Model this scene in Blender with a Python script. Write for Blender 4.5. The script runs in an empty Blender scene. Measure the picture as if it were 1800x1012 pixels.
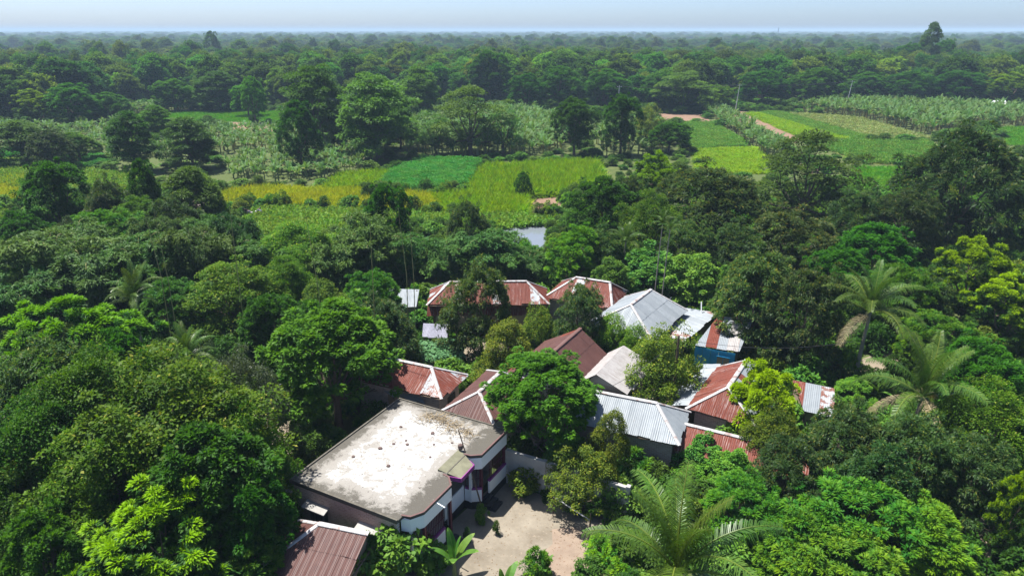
import bpy, math, random
import numpy as np
from mathutils import Vector, Matrix
R = math.radians
scene = bpy.context.scene

# ------------------------------------------------------------------ camera
CAM_H = 25.0
PITCH = math.atan(452.0 / 1200.0)
cam_d = bpy.data.cameras.new('camera'); cam = bpy.data.objects.new('camera', cam_d)
scene.collection.objects.link(cam); scene.camera = cam
cam.location = (0, 0, CAM_H); cam.rotation_euler = (math.pi/2 - PITCH, 0, 0)
cam_d.sensor_width = 36; cam_d.lens = 24; cam_d.clip_start = 0.5; cam_d.clip_end = 40000

# ------------------------------------------------------------------ sky, sun, exposure
SUN_EL, SUN_AZ = R(69), math.atan2(-0.86, 0.50)      # sun stands behind the village, to the left; az measured from +Y towards +X
world = bpy.data.worlds.new('World'); scene.world = world; world.use_nodes = True
wn = world.node_tree.nodes; wl_ = world.node_tree.links
sky = wn.new('ShaderNodeTexSky'); sky.sky_type = 'NISHITA'; sky.sun_disc = False
sky.sun_elevation = SUN_EL; sky.sun_rotation = SUN_AZ
sky.altitude = 500; sky.air_density = 0.6; sky.dust_density = 1.8; sky.ozone_density = 5.0
bg = wn['Background']; bg.inputs['Strength'].default_value = 0.088
wl_.new(sky.outputs['Color'], bg.inputs['Color'])
sun_d = bpy.data.lights.new('sun', 'SUN'); sun_d.energy = 4.1; sun_d.angle = R(0.6); sun_d.color = (1.0, 0.965, 0.91)
sun = bpy.data.objects.new('sun', sun_d); scene.collection.objects.link(sun); sun.location = (-30, 40, 60)
SDIR = Vector((math.sin(SUN_AZ)*math.cos(SUN_EL), math.cos(SUN_AZ)*math.cos(SUN_EL), math.sin(SUN_EL)))
sun.rotation_euler = SDIR.to_track_quat('Z', 'Y').to_euler()
vs = scene.view_settings; vs.view_transform = 'Standard'; vs.look = 'None'; vs.gamma = 1; vs.exposure = 1.32; vs.use_curve_mapping = False
cy = scene.cycles
cy.max_bounces = 6; cy.diffuse_bounces = 4; cy.glossy_bounces = 2; cy.transmission_bounces = 3; cy.volume_bounces = 0; cy.transparent_max_bounces = 4
cy.caustics_reflective = False; cy.caustics_refractive = False
cy.use_denoising = True; cy.sample_clamp_indirect = 4.0

# ------------------------------------------------------------------ helpers
COL = scene.collection
RNG = np.random.default_rng(7)
random.seed(7)
def P(u, v, z=0.0):
    """ground-plan position of the point at height z seen at pixel (u, v) of the 1800 px photograph"""
    x = (u-900)/1200.; y = -(v-506)/1200.
    d = (x, math.cos(PITCH)+y*math.sin(PITCH), -math.sin(PITCH)+y*math.cos(PITCH))
    t = (z-CAM_H)/d[2]
    return Vector((d[0]*t, d[1]*t, z))
def Qpx(x, y, z=0.0):
    zz = z-CAM_H; dep = y*math.cos(PITCH)-zz*math.sin(PITCH); up = y*math.sin(PITCH)+zz*math.cos(PITCH)
    return 900+1200*x/dep, 506-1200*up/dep
def depth_at(p):
    return p[1]*math.cos(PITCH)-(p[2]-CAM_H)*math.sin(PITCH)

def tag(o, label=None, cat=None, group=None, kind=None):
    if label: o['label'] = label
    if cat: o['category'] = cat
    if group: o['group'] = group
    if kind: o['kind'] = kind
    return o
def empty(name, loc=(0, 0, 0), rz=0.0, parent=None):
    o = bpy.data.objects.new(name, None); COL.objects.link(o); o.location = loc; o.rotation_euler = (0, 0, rz)
    o.empty_display_size = 0.2
    if parent: o.parent = parent
    return o
def link(name, me, parent=None, loc=(0, 0, 0), rot=(0, 0, 0), scale=(1, 1, 1)):
    o = bpy.data.objects.new(name, me); COL.objects.link(o); o.location = loc; o.rotation_euler = rot; o.scale = scale
    if parent: o.parent = parent
    return o
def mesh_np(name, V, F, mat, lc=None, uv=None):
    """V (n,3), F (m,k) index array or list of lists; lc (n,4) point colours; uv (n,2) per point"""
    me = bpy.data.meshes.new(name)
    if isinstance(F, np.ndarray):
        V = np.asarray(V, dtype=np.float32); m, k = F.shape
        me.vertices.add(len(V)); me.vertices.foreach_set('co', V.ravel())
        me.loops.add(m*k); me.loops.foreach_set('vertex_index', F.ravel().astype(np.int32))
        me.polygons.add(m); me.polygons.foreach_set('loop_start', np.arange(0, m*k, k, dtype=np.int32))
    else:
        me.from_pydata([tuple(v) for v in V], [], F)
    if lc is not None:
        a = me.attributes.new('lc', 'FLOAT_COLOR', 'POINT'); a.data.foreach_set('color', np.asarray(lc, dtype=np.float32).ravel())
    if uv is not None:
        ul = me.uv_layers.new(name='UVMap'); idx = np.zeros(len(me.loops), dtype=np.int32); me.loops.foreach_get('vertex_index', idx)
        ul.data.foreach_set('uv', np.asarray(uv, dtype=np.float32)[idx].ravel())
    me.update(calc_edges=True); me.validate()
    for mm in (mat if isinstance(mat, (list, tuple)) else [mat]): me.materials.append(mm)
    return me
class MB:
    """collects boxes, tubes and prisms into one mesh"""
    def __init__(s): s.v = []; s.f = []
    def add(s, vs_, fs):
        n = len(s.v); s.v += [tuple(v) for v in vs_]; s.f += [[i+n for i in f] for f in fs]; return s
    def box(s, x0, x1, y0, y1, z0, z1):
        return s.add([(x0,y0,z0),(x1,y0,z0),(x1,y1,z0),(x0,y1,z0),(x0,y0,z1),(x1,y0,z1),(x1,y1,z1),(x0,y1,z1)],
                     [[3,2,1,0],[4,5,6,7],[0,1,5,4],[1,2,6,5],[2,3,7,6],[3,0,4,7]])
    def prism(s, poly, z0, z1):
        n = len(poly)
        return s.add([(x,y,z0) for x,y in poly]+[(x,y,z1) for x,y in poly],
                     [list(range(n))[::-1], list(range(n,2*n))]+[[i,(i+1)%n,(i+1)%n+n,i+n] for i in range(n)])
    def band(s, path, z0, z1, th):
        """an upright wall of thickness th along an open 2d path (thickness to the left of the path)"""
        pts = [Vector(p) for p in path]; offs = []
        for i, p in enumerate(pts):
            d1 = (p-pts[i-1]).normalized() if i else None
            d2 = (pts[i+1]-p).normalized() if i < len(pts)-1 else None
            n1 = Vector((-d1.y, d1.x)) if d1 else None; n2 = Vector((-d2.y, d2.x)) if d2 else None
            if n1 is None: o = n2*th
            elif n2 is None: o = n1*th
            else:
                m = (n1+n2).normalized(); o = m*(th/max(0.4, m.dot(n1)))
            offs.append(p+o)
        poly = [tuple(p) for p in pts]+[tuple(p) for p in offs[::-1]]
        n = len(pts)
        for i in range(n-1):
            q = [pts[i], pts[i+1], offs[i+1], offs[i]]
            s.prism([tuple(t) for t in q], z0, z1)
        return s
    def tube(s, path, radii, k=7, cap=True):
        path = [Vector(p) for p in path]; base = len(s.v); rings = []
        prev = None
        for i, p in enumerate(path):
            d = (path[min(i+1, len(path)-1)]-path[max(i-1, 0)]).normalized()
            a = prev if prev is not None else (Vector((1,0,0)) if abs(d.x) < 0.8 else Vector((0,1,0)))
            a = (a-d*a.dot(d)).normalized(); b = d.cross(a); prev = a
            r = radii[i] if hasattr(radii, '__len__') else radii
            for j in range(k):
                t = 2*math.pi*j/k; s.v.append(tuple(p+a*(math.cos(t)*r)+b*(math.sin(t)*r)))
        for i in range(len(path)-1):
            for j in range(k):
                s.f.append([base+i*k+j, base+i*k+(j+1)%k, base+(i+1)*k+(j+1)%k, base+(i+1)*k+j])
        if cap:
            s.f.append([base+j for j in range(k)][::-1]); s.f.append([base+(len(path)-1)*k+j for j in range(k)])
        return s
    def mesh(s, name, mat):
        return mesh_np(name, s.v, s.f, mat)
    def build(s, name, mat, parent=None, **k):
        return link(name, s.mesh(name, mat), parent, **k)

# ------------------------------------------------------------------ materials
class NT:
    def __init__(s, name):
        s.m = bpy.data.materials.new(name); s.m.use_nodes = True; s.t = s.m.node_tree; s.t.nodes.clear()
        s.out = s.n('ShaderNodeOutputMaterial')
    def n(s, ty, **kw):
        nd = s.t.nodes.new(ty)
        for k, v in kw.items(): setattr(nd, k, v)
        return nd
    def l(s, a, b): s.t.links.new(a, b)
    def val(s, sock, x):
        if hasattr(x, 'is_output') or isinstance(x, bpy.types.NodeSocket): s.l(x, sock)
        else: sock.default_value = x
    def math(s, op, a, b=0.5, clamp=False):
        nd = s.n('ShaderNodeMath', operation=op); nd.use_clamp = clamp; s.val(nd.inputs[0], a); s.val(nd.inputs[1], b); return nd.outputs[0]
    def mix(s, f, a, b, mode='MIX'):
        nd = s.n('ShaderNodeMix', data_type='RGBA', blend_type=mode); s.val(nd.inputs[0], f)
        for sk, c in ((nd.inputs[6], a), (nd.inputs[7], b)):
            if isinstance(c, tuple): sk.default_value = (*c[:3], 1)
            else: s.l(c, sk)
        return nd.outputs[2]
    def noise(s, vec, scale, detail=4, rough=0.55, dist=0.0):
        nd = s.n('ShaderNodeTexNoise'); s.l(vec, nd.inputs['Vector']); nd.inputs['Scale'].default_value = scale
        nd.inputs['Detail'].default_value = detail; nd.inputs['Roughness'].default_value = rough; nd.inputs['Distortion'].default_value = dist
        return nd.outputs['Fac']
    def ramp(s, f, a, b):
        nd = s.n('ShaderNodeMapRange'); s.l(f, nd.inputs[0]); nd.inputs[1].default_value = a; nd.inputs[2].default_value = b; nd.clamp = True
        return nd.outputs[0]
    def mapping(s, vec, scale):
        nd = s.n('ShaderNodeMapping'); s.l(vec, nd.inputs[0]); nd.inputs['Scale'].default_value = scale; return nd.outputs[0]
    def coord(s, w='Object'): return s.n('ShaderNodeTexCoord').outputs[w]
    def bump(s, h, strength, dist=0.02):
        nd = s.n('ShaderNodeBump'); nd.inputs['Strength'].default_value = strength; nd.inputs['Distance'].default_value = dist; s.l(h, nd.inputs['Height']); return nd.outputs[0]
    def principled(s, col, rough=0.7, metal=0.0, spec=0.3, normal=None):
        b = s.n('ShaderNodeBsdfPrincipled')
        if isinstance(col, tuple): b.inputs['Base Color'].default_value = (*col[:3], 1)
        else: s.l(col, b.inputs['Base Color'])
        s.val(b.inputs['Roughness'], rough); s.val(b.inputs['Metallic'], metal); b.inputs['Specular IOR Level'].default_value = spec
        if normal is not None: s.l(normal, b.inputs['Normal'])
        return b.outputs[0]
    def done(s, sh): s.l(sh, s.out.inputs['Surface']); return s.m

M = {}
def foliage(name, dark, light, young=None, young_at=(0.45, 0.75), trans=0.44, rough=0.55, spec=0.16, hue=0.02, dry=None, vr=.4):
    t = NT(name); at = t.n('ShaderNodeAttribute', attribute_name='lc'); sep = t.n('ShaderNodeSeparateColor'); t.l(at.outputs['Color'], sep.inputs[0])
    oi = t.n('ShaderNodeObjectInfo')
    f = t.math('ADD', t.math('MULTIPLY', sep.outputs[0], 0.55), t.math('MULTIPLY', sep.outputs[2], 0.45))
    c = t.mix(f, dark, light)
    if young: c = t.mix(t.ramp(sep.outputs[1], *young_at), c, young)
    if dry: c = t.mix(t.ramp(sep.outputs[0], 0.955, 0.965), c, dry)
    hs = t.n('ShaderNodeHueSaturation'); t.l(c, hs.inputs['Color'])
    t.l(t.math('ADD', t.math('MULTIPLY', oi.outputs['Random'], hue*2), 0.5-hue), hs.inputs['Hue'])
    r2 = t.math('FRACT', t.math('MULTIPLY', oi.outputs['Random'], 17.3))
    t.l(t.math('ADD', t.math('MULTIPLY', r2, vr), 1-vr/2), hs.inputs['Value'])
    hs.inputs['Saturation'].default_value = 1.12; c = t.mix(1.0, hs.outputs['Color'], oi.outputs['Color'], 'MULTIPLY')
    tr = t.n('ShaderNodeBsdfTranslucent'); t.l(t.mix(1.0, c, (1.25, 1.2, 0.55), 'MULTIPLY'), tr.inputs['Color'])
    mx = t.n('ShaderNodeMixShader'); mx.inputs[0].default_value = trans
    t.l(t.principled(c, rough, 0, spec), mx.inputs[1]); t.l(tr.outputs[0], mx.inputs[2])
    return t.done(mx.outputs[0])
def plain(name, col, rough=0.7, metal=0.0, spec=0.3, var=0.25, scale=3.0, bump=0.0):
    t = NT(name); co = t.coord(); n = t.noise(co, scale, 5)
    c = t.mix(n, tuple(x*(1-var) for x in col), tuple(min(1, x*(1+var)) for x in col))
    nm = t.bump(t.noise(co, scale*6, 4), bump) if bump else None
    return t.done(t.principled(c, rough, metal, spec, nm))

def tin(name, kind):
    t = NT(name); uv = t.coord('UV'); oi = t.n('ShaderNodeObjectInfo'); rnd = oi.outputs['Random']
    off = t.n('ShaderNodeVectorMath', operation='ADD'); t.l(uv, off.inputs[0])
    cb = t.n('ShaderNodeCombineXYZ'); t.l(t.math('MULTIPLY', rnd, 37.0), cb.inputs[0]); t.l(t.math('MULTIPLY', rnd, 91.0), cb.inputs[1]); t.l(cb.outputs[0], off.inputs[1])
    v = off.outputs[0]
    streak = t.noise(t.mapping(v, (7, 0.55, 1)), 1.6, 6, 0.65); blot = t.noise(v, 1.4, 6, 0.7); fine = t.noise(t.mapping(v, (20, 2, 1)), 2.0, 3)
    if kind == 'rust':
        c = t.mix(t.ramp(blot, .3, .7), (.115, .027, .016), (.175, .045, .027))
        c = t.mix(t.math('MULTIPLY', t.ramp(t.noise(v, .5, 3), .45, .65), .30), c, (.20, .075, .05))
        c = t.mix(t.math('MULTIPLY', t.ramp(streak, .52, .64), t.math('ADD', t.math('MULTIPLY', t.math('POWER', rnd, 1.5), .8), .12)), c, (.36, .27, .25))
        c = t.mix(t.math('MULTIPLY', t.ramp(fine, .45, .7), .55), c, (.055, .016, .012))
        return t.done(t.principled(c, .6, 0, .2))
    if kind == 'brown':
        c = t.mix(t.ramp(blot, .3, .7), (.071, .031, .026), (.109, .049, .039))
        c = t.mix(t.math('MULTIPLY', t.ramp(streak, .55, .8), .3), c, (.210, .126, .109))
        c = t.mix(t.math('MULTIPLY', t.ramp(fine, .5, .75), .3), c, (.050, .024, .021))
        return t.done(t.principled(c, .5, 0, .35))
    if kind == 'galv':
        c = t.mix(t.ramp(blot, .3, .7), (.210, .235, .252), (.302, .328, .344)); c = t.mix(t.math('MULTIPLY', rnd, .45), c, (.160, .181, .197))
        c = t.mix(t.math('MULTIPLY', t.ramp(streak, .60, .75), t.math('MULTIPLY', rnd, .55)), c, (.227, .126, .092))
        c = t.mix(t.math('MULTIPLY', t.ramp(fine, .5, .8), .25), c, (.202, .227, .252))
        return t.done(t.principled(c, .55, .12, .35))
    if kind == 'patchy':
        c = t.mix(t.ramp(blot, .46, .54), (.353, .386, .403), (.176, .076, .055))
        c = t.mix(t.math('MULTIPLY', t.ramp(streak, .5, .7), .5), c, (.252, .143, .109))
        return t.done(t.principled(c, .5, .1, .35))
    if kind == 'old':
        c = t.mix(t.ramp(blot, .35, .65), (.36, .345, .335), (.27, .255, .245))
        c = t.mix(t.math('MULTIPLY', t.ramp(streak, .5, .7), .65), c, (.17, .125, .11))
        return t.done(t.principled(c, .7, 0, .3))
for k in ('rust', 'brown', 'galv', 'patchy', 'old'): M[k] = tin('tin_'+k, k)
M['cap'] = plain('ridge_cap_metal', (.42, .41, .41), .6, .1, .4, .35, 2.5)
def cap_mat():
    t = NT('ridge_cap_metal'); co = t.coord(); n = t.noise(co, 2.2, 5, .65); n2 = t.noise(co, 7, 3)
    c = t.mix(n2, (.30, .295, .29), (.46, .45, .445)); c = t.mix(t.math('MULTIPLY', t.ramp(n, .52, .62), .7), c, (.17, .075, .05))
    return t.done(t.principled(c, .6, .1, .35))
M['cap'] = cap_mat()
M['cap_dark'] = plain('ridge_cap_brown', (.13, .07, .06), .55, 0, .3, .2, 2)

def brick_mat(name, c1, c2, mortar, sc=1.0):
    t = NT(name); g = t.n('ShaderNodeNewGeometry'); co = t.coord()
    b = t.n('ShaderNodeTexBrick'); uv = t.coord('UV'); t.l(uv, b.inputs['Vector'])
    b.inputs['Color1'].default_value = (*c1, 1); b.inputs['Color2'].default_value = (*c2, 1); b.inputs['Mortar'].default_value = (*mortar, 1)
    b.inputs['Scale'].default_value = sc; b.inputs['Mortar Size'].default_value = .012; b.inputs['Brick Width'].default_value = .25; b.inputs['Row Height'].default_value = .085
    b.inputs['Bias'].default_value = -.1
    n = t.noise(co, 2.5, 6); c = t.mix(t.math('MULTIPLY', t.ramp(n, .5, .8), .4), b.outputs['Color'], (.16, .14, .13))
    n2 = t.noise(co, 9, 3); c = t.mix(t.math('MULTIPLY', t.ramp(n2, .55, .8), .4), c, (.36, .29, .25))
    return t.done(t.principled(c, .85, 0, .2, t.bump(b.outputs['Fac'], -.6, .012)))
M['brick'] = brick_mat('brick', (.52, .38, .32), (.37, .255, .215), (.55, .51, .48))
M['brick2'] = brick_mat('brick_pale', (.25, .16, .13), (.33, .24, .20), (.36, .33, .31))
M['concrete'] = plain('weathered_concrete', (.33, .32, .30), .9, 0, .2, .4, 1.3, .3)
M['white'] = plain('white_paint', (.80, .82, .83), .5, 0, .35, .06, 2)
M['purple'] = plain('purple_paint', (.22, .035, .20), .45, 0, .4, .1, 2)
M['grille'] = plain('grille_iron', (.10, .018, .035), .5, .2, .4, .2, 4)
M['black'] = plain('black_plinth_paint', (.022, .022, .026), .5, 0, .4, .3, 3)
M['dark'] = plain('dark_interior', (.03, .028, .027), .8, 0, .2, .3, 2)
M['shutter'] = plain('dark_shutter', (.035, .04, .042), .55, 0, .35, .3, 5)
M['blue'] = plain('blue_painted_tin', (.03, .29, .52), .5, 0, .4, .25, 1.6)
M['mud'] = plain('mud_wall', (.30, .23, .16), .95, 0, .1, .25, 2, .4)
M['wood'] = plain('weathered_wood', (.14, .10, .07), .85, 0, .2, .4, 5, .3)
M['bark'] = plain('bark', (.115, .088, .066), .9, 0, .15, .45, 4, .6)
M['palebark'] = plain('pale_bark', (.26, .23, .19), .9, 0, .15, .35, 4, .5)
M['pole'] = plain('concrete_pole', (.40, .40, .39), .85, 0, .2, .15, 3)
M['bamboo_culm'] = plain('bamboo_culm', (.30, .27, .10), .55, 0, .35, .35, 2)
M['tarp'] = plain('grey_tarp', (.20, .20, .25), .55, 0, .35, .5, 4, .5)
M['straw'] = plain('dry_stalks', (.33, .26, .16), .9, 0, .1, .4, 6)
M['wire'] = plain('wire', (.05, .05, .055), .5, .3, .3, .1, 2)
# ------------------------------------------------------------------ leaf clouds
def norm(a): return a/np.maximum(np.linalg.norm(a, axis=-1, keepdims=True), 1e-6)
def leaves(pos, axis, nrm, L, W, lc, bend=0.25):
    """one folded rhombic leaf blade per row"""
    n = len(pos); axis = norm(axis); nrm = norm(nrm-axis*np.sum(nrm*axis, 1, keepdims=True)); side = np.cross(axis, nrm)
    L = np.broadcast_to(np.asarray(L, dtype=float).reshape(-1, 1), (n, 1)); W = np.broadcast_to(np.asarray(W, dtype=float).reshape(-1, 1), (n, 1))
    mid = pos+axis*L*0.48
    V = np.stack([pos, mid+side*W*0.5+nrm*W*0.12, pos+axis*L-nrm*L*bend*0.5, mid-side*W*0.5+nrm*W*0.12], 1).reshape(-1, 3)
    F = np.arange(4*n).reshape(n, 4)
    return V, F, np.repeat(lc, 4, axis=0)
def rnd_dirs(rng, n): return norm(rng.normal(size=(n, 3)))
UP = np.array([0., 0., 1.])

def crown_puffs(rng, Rr, z0, z1, nlobe, npuff, lobe_r=0.52, low=-0.35, inner=0.18):
    """puff centres and outward directions on the skin of a many-lobed crown"""
    H = (z1-z0)/2; C = np.array([0, 0, (z0+z1)/2])
    k = np.arange(nlobe); ph = k*2.39996+rng.uniform(0, 6.28); tz = np.linspace(1, 0, nlobe)          # 1 = top lobe, 0 = lowest ring: a dome, widest low down
    zz = -.75+1.4*tz**.85+rng.uniform(-.12, .12, nlobe)
    rr = .72*np.sqrt(np.clip(1-tz**2.6, .02, 1))*rng.uniform(.72, 1.12, nlobe)
    lc_ = np.stack([rr*np.cos(ph), rr*np.sin(ph), zz*.62], 1)
    lr = rng.uniform(.62, 1.15, nlobe)*lobe_r
    out_c, out_d = [], []
    tries = 0
    while len(out_c) < npuff and tries < 60:
        tries += 1
        i = rng.integers(0, nlobe, npuff); d = rnd_dirs(rng, npuff); d[:, 2] = np.where(d[:, 2] < low, -d[:, 2], d[:, 2])
        p = lc_[i]+d*lr[i, None]
        dist = np.linalg.norm(p[:, None]-lc_[None], axis=2)/lr[None]
        dist[np.arange(npuff), i] = 9
        ok = dist.min(1) > 0.86
        for q, dd in zip(p[ok], d[ok]):
            if len(out_c) < npuff: out_c.append(q); out_d.append(dd)
    c = np.array(out_c); d = np.array(out_d)
    hole = rnd_dirs(rng, 6); keep = ((norm(c)@hole.T).max(1) < math.cos(.27)) | (rng.random(len(c)) < .12); c = c[keep]; d = d[keep]     # gaps in the crown
    outl = rng.random(len(c)) < .09; c = c+d*(outl*rng.uniform(.08, .24, len(c)))[:, None]                                         # ragged sprays that stick out
    ni = int(npuff*inner); j = rng.integers(0, nlobe, ni); ci = lc_[j]+rnd_dirs(rng, ni)*lr[j, None]*0.55
    c = np.concatenate([c, ci]); d = np.concatenate([d, norm(ci+1e-3)])
    lim = np.percentile(np.hypot(c[:, 0], c[:, 1]), 97); lo, hi = c[:, 2].min(), c[:, 2].max()
    def fit(q): return np.stack([q[:, 0]/lim*Rr*.93, q[:, 1]/lim*Rr*.93, z0+(q[:, 2]-lo)/(hi-lo)*(z1-z0)*.97], 1)
    return fit(c), norm(d+norm(c)*0.5), fit(lc_)

def crown(name, seed, mat, Rr=4.0, z0=1.3, z1=9.0, nlobe=9, npuff=150, pr=0.75, nleaf=150, L=.24, W=.11, droop=.3, flat=.75, rosette=0.0,
          up=1.0, lobe_r=.52, inner=.18, low=-.35, trunk_r=.2, bark='bark', young_top=0.0):
    rng = np.random.default_rng(seed)
    c, d, lobes = crown_puffs(rng, Rr, z0, z1, nlobe, npuff, lobe_r, low, inner)
    n = len(c); N = n*nleaf; pi = np.repeat(np.arange(n), nleaf)
    prs = pr*rng.uniform(.5, 1.35, n)
    b = rnd_dirs(rng, N); b[:, 2] = np.where(rng.random(N) < .72, np.abs(b[:, 2]), b[:, 2]); b = b*(rng.random((N, 1))**0.28)      # leaves sit on the sunny skin of each clump
    b[:, 2] *= flat; b[:, 2] -= 0.25*(b[:, 0]**2+b[:, 1]**2)*flat
    pos = c[pi]+b*prs[pi, None]
    out = d[pi]; bd = norm(b+out*0.35)
    if rosette > 0:
        hub = c[pi]+norm(b)*prs[pi, None]*0.25; pos = pos*(1-rosette)+hub*rosette
    nr = norm(UP*up+bd*0.55+rnd_dirs(rng, N)*0.40)
    ax = norm(bd*(0.7+rosette)+rnd_dirs(rng, N)*0.55+np.array([0, 0, -droop]))
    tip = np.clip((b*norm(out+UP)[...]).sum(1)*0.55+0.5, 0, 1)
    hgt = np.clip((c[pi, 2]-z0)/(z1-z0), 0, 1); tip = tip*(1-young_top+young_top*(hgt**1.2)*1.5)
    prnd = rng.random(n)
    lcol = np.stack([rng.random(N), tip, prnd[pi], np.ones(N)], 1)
    V, F, A = leaves(pos, ax, nr, L*rng.uniform(.7, 1.25, N), W*rng.uniform(.75, 1.25, N), lcol)
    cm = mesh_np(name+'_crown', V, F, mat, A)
    # trunk with limbs into the lobes and twigs to the puffs
    mb = MB(); fork = z0+(z1-z0)*0.12
    j = lambda s: Vector(rng.uniform(-s, s, 3))
    bend = j(.25); bend.z = 0
    mb.tube([(0, 0, -.2), (0, 0, .25), tuple(bend+Vector((0, 0, fork*.55))), tuple(bend*.4+Vector((0, 0, fork)))], [trunk_r*1.7, trunk_r*1.2, trunk_r, trunk_r*.85], 8)
    for lb in lobes:
        tgt = Vector(lb); st = Vector((bend.x*.4, bend.y*.4, fork-.05)); md = st.lerp(tgt, .5)+Vector((0, 0, -.25))+j(.2)
        mb.tube([st, md, tgt], [trunk_r*.6, trunk_r*.38, trunk_r*.16], 6)
        near = np.argsort(np.linalg.norm(c-lb, axis=1))[:6]
        for q in near[::2]:
            mb.tube([md.lerp(tgt, .6), Vector(c[q])], [trunk_r*.2, trunk_r*.06], 4, False)
    return cm, mb.mesh(name+'_trunk', M[bark])

def bamboo(name, seed, mat, ncul=46, h=8.2, spread=3.0):
    """a fountain of arching culms carrying feathery leaf sprays"""
    rng = np.random.default_rng(seed); PV, AX, NR, LC = [], [], [], []; mb = MB()
    for i in range(ncul):
        a = rng.uniform(0, 6.283); r0 = rng.uniform(.1, 1.0); out = np.array([math.cos(a), math.sin(a), 0]); hh = h*rng.uniform(.55, 1.0); sp = spread*rng.uniform(.25, 1.2)
        base = out*r0; t = np.linspace(0, 1, 9)
        path = base+out*(sp*t**1.7)[:, None]+UP*(hh*np.sin(t*1.9)/1.0)[:, None]
        mb.tube([tuple(p) for p in path], list(np.linspace(.05, .012, 9)), 4, False)
        prn = rng.random()
        for tt in rng.uniform(.22, 1.0, 24):
            k = tt*8; i0 = min(int(k), 7); c = path[i0]*(1-(k-i0))+path[i0+1]*(k-i0)
            d = norm(rng.normal(size=3)*np.array([1, 1, .3])+out*.7+UP*.15); ln = rng.uniform(.5, 1.3)*(1.1-tt*.35)
            m = 26; s = rng.random(m)**.7
            p = c+d*(ln*s)[:, None]+np.array([0, 0, -.38])*(s**2*ln)[:, None]+rng.normal(size=(m, 3))*.11
            ax = norm(d*.9+np.array([0, 0, -.35])+rng.normal(size=(m, 3))*.55); pr_ = prn*.5+rng.random()*.5
            PV.append(p); AX.append(ax); NR.append(norm(UP*1.0+d*.3+rng.normal(size=(m, 3))*.4)); LC.append(np.stack([rng.random(m), np.full(m, tt), np.full(m, pr_), np.ones(m)], 1))
    PV, AX, NR, LC = map(np.concatenate, (PV, AX, NR, LC)); n = len(PV)
    V, F, A = leaves(PV, AX, NR, .38*rng.uniform(.7, 1.3, n), .10*rng.uniform(.8, 1.3, n), LC, .4)
    return mesh_np(name+'_crown', V, F, mat, A), mb.mesh(name+'_trunk', M['bamboo_culm'])

def frond_mesh(name, seed, mat, Lf=4.2, e0=60, e1=-10, npair=56, leaf=1.1, hang=.65, wid=.050):
    """one feather palm frond growing along +x"""
    rng = np.random.default_rng(seed); n = 22; t = np.linspace(0, 1, n); ang = np.radians(e0+(e1-e0)*t**1.3); ds = Lf/(n-1)
    x = np.concatenate([[0], np.cumsum(np.cos(ang[:-1])*ds)]); z = np.concatenate([[0], np.cumsum(np.sin(ang[:-1])*ds)]); y = .12*np.sin(t*2+seed)*t
    path = np.stack([x, y, z], 1); mb = MB(); mb.tube([tuple(p) for p in path], list(np.linspace(.055, .012, n)), 5, False)
    V = list(mb.v); F = [f for f in mb.f]; LCs = [(0.9, .9, .5, 1)]*len(V)
    for s in (-1, 1):
        for q in np.linspace(.14, .995, npair):
            q2 = min(.999, q+rng.uniform(-.004, .004)); k = q2*(n-1); i0 = int(k); w = k-i0; p = path[i0]*(1-w)+path[min(i0+1, n-1)]*w
            a = ang[i0]; tan = np.array([math.cos(a), 0, math.sin(a)]); nv = np.array([-math.sin(a), 0, math.cos(a)])
            ll = leaf*(math.sin(math.pi*(.12+.80*q2))**.6)*rng.uniform(.85, 1.1)*(1-.35*q2); side = np.array([0, s, 0])
            d1 = norm(side*.85+tan*.55+nv*.18+rng.normal(size=3)*.06); d2 = norm(d1*.75+np.array([0, 0, -hang-.35])+rng.normal(size=3)*.08)
            m = p+d1*ll*.45; e = m+d2*ll*.55; wv = norm(np.cross(d1, side+nv))*0+tan*wid*.5
            b = len(V); V += [tuple(p-wv*.6), tuple(p+wv*.6), tuple(m+wv), tuple(m-wv), tuple(e)]
            F += [[b, b+1, b+2, b+3], [b+3, b+2, b+4]]; rr = rng.random()
            LCs += [(rr, .3+.5*q2, .5, 1)]*5
    return mesh_np(name, V, F, mat, LCs)
def blade_mesh(name, seed, mat, Lb=2.0, wb=.5, e0=65, e1=-20, torn=True, segs=9):
    """one broad banana leaf growing along +x, with a folded midrib and torn margins"""
    rng = np.random.default_rng(seed); t = np.linspace(0, 1, segs); ang = np.radians(e0+(e1-e0)*t**1.2); ds = Lb/(segs-1)
    x = np.concatenate([[0], np.cumsum(np.cos(ang[:-1])*ds)]); z = np.concatenate([[0], np.cumsum(np.sin(ang[:-1])*ds)])
    V, F, A = [], [], []
    for s in (-1, 1):
        for i in range(segs-1):
            if t[i] < .12: continue
            sh = lambda q: wb*.5*max(.04, math.sin(math.pi*min(1, .08+q*.92))**.55)
            g = rng.uniform(.0, .12) if torn else 0; dr = rng.uniform(.1, .6) if torn else .12
            w0, w1 = sh(t[i]), sh(t[i+1]); b = len(V)
            xa = x[i]+(x[i+1]-x[i])*g; za = z[i]+(z[i+1]-z[i])*g
            V += [(xa, 0, za), (x[i+1], 0, z[i+1]), (x[i+1]+.05, s*w1, z[i+1]+w1*(.25-dr)), (xa+.05, s*w0, za+w0*(.25-dr))]
            F += [[b, b+1, b+2, b+3] if s > 0 else [b+3, b+2, b+1, b]]; A += [(rng.random(), t[i], .5, 1)]*4
    mb = MB(); mb.tube([(x[i], 0, z[i]-.012) for i in range(segs)], list(np.linspace(.035, .008, segs)), 4, False)
    b = len(V); V += mb.v; F += [[k+b for k in f] for f in mb.f]; A += [(.95, .95, .9, 1)]*len(mb.v)
    return mesh_np(name, V, F, mat, A)
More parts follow.
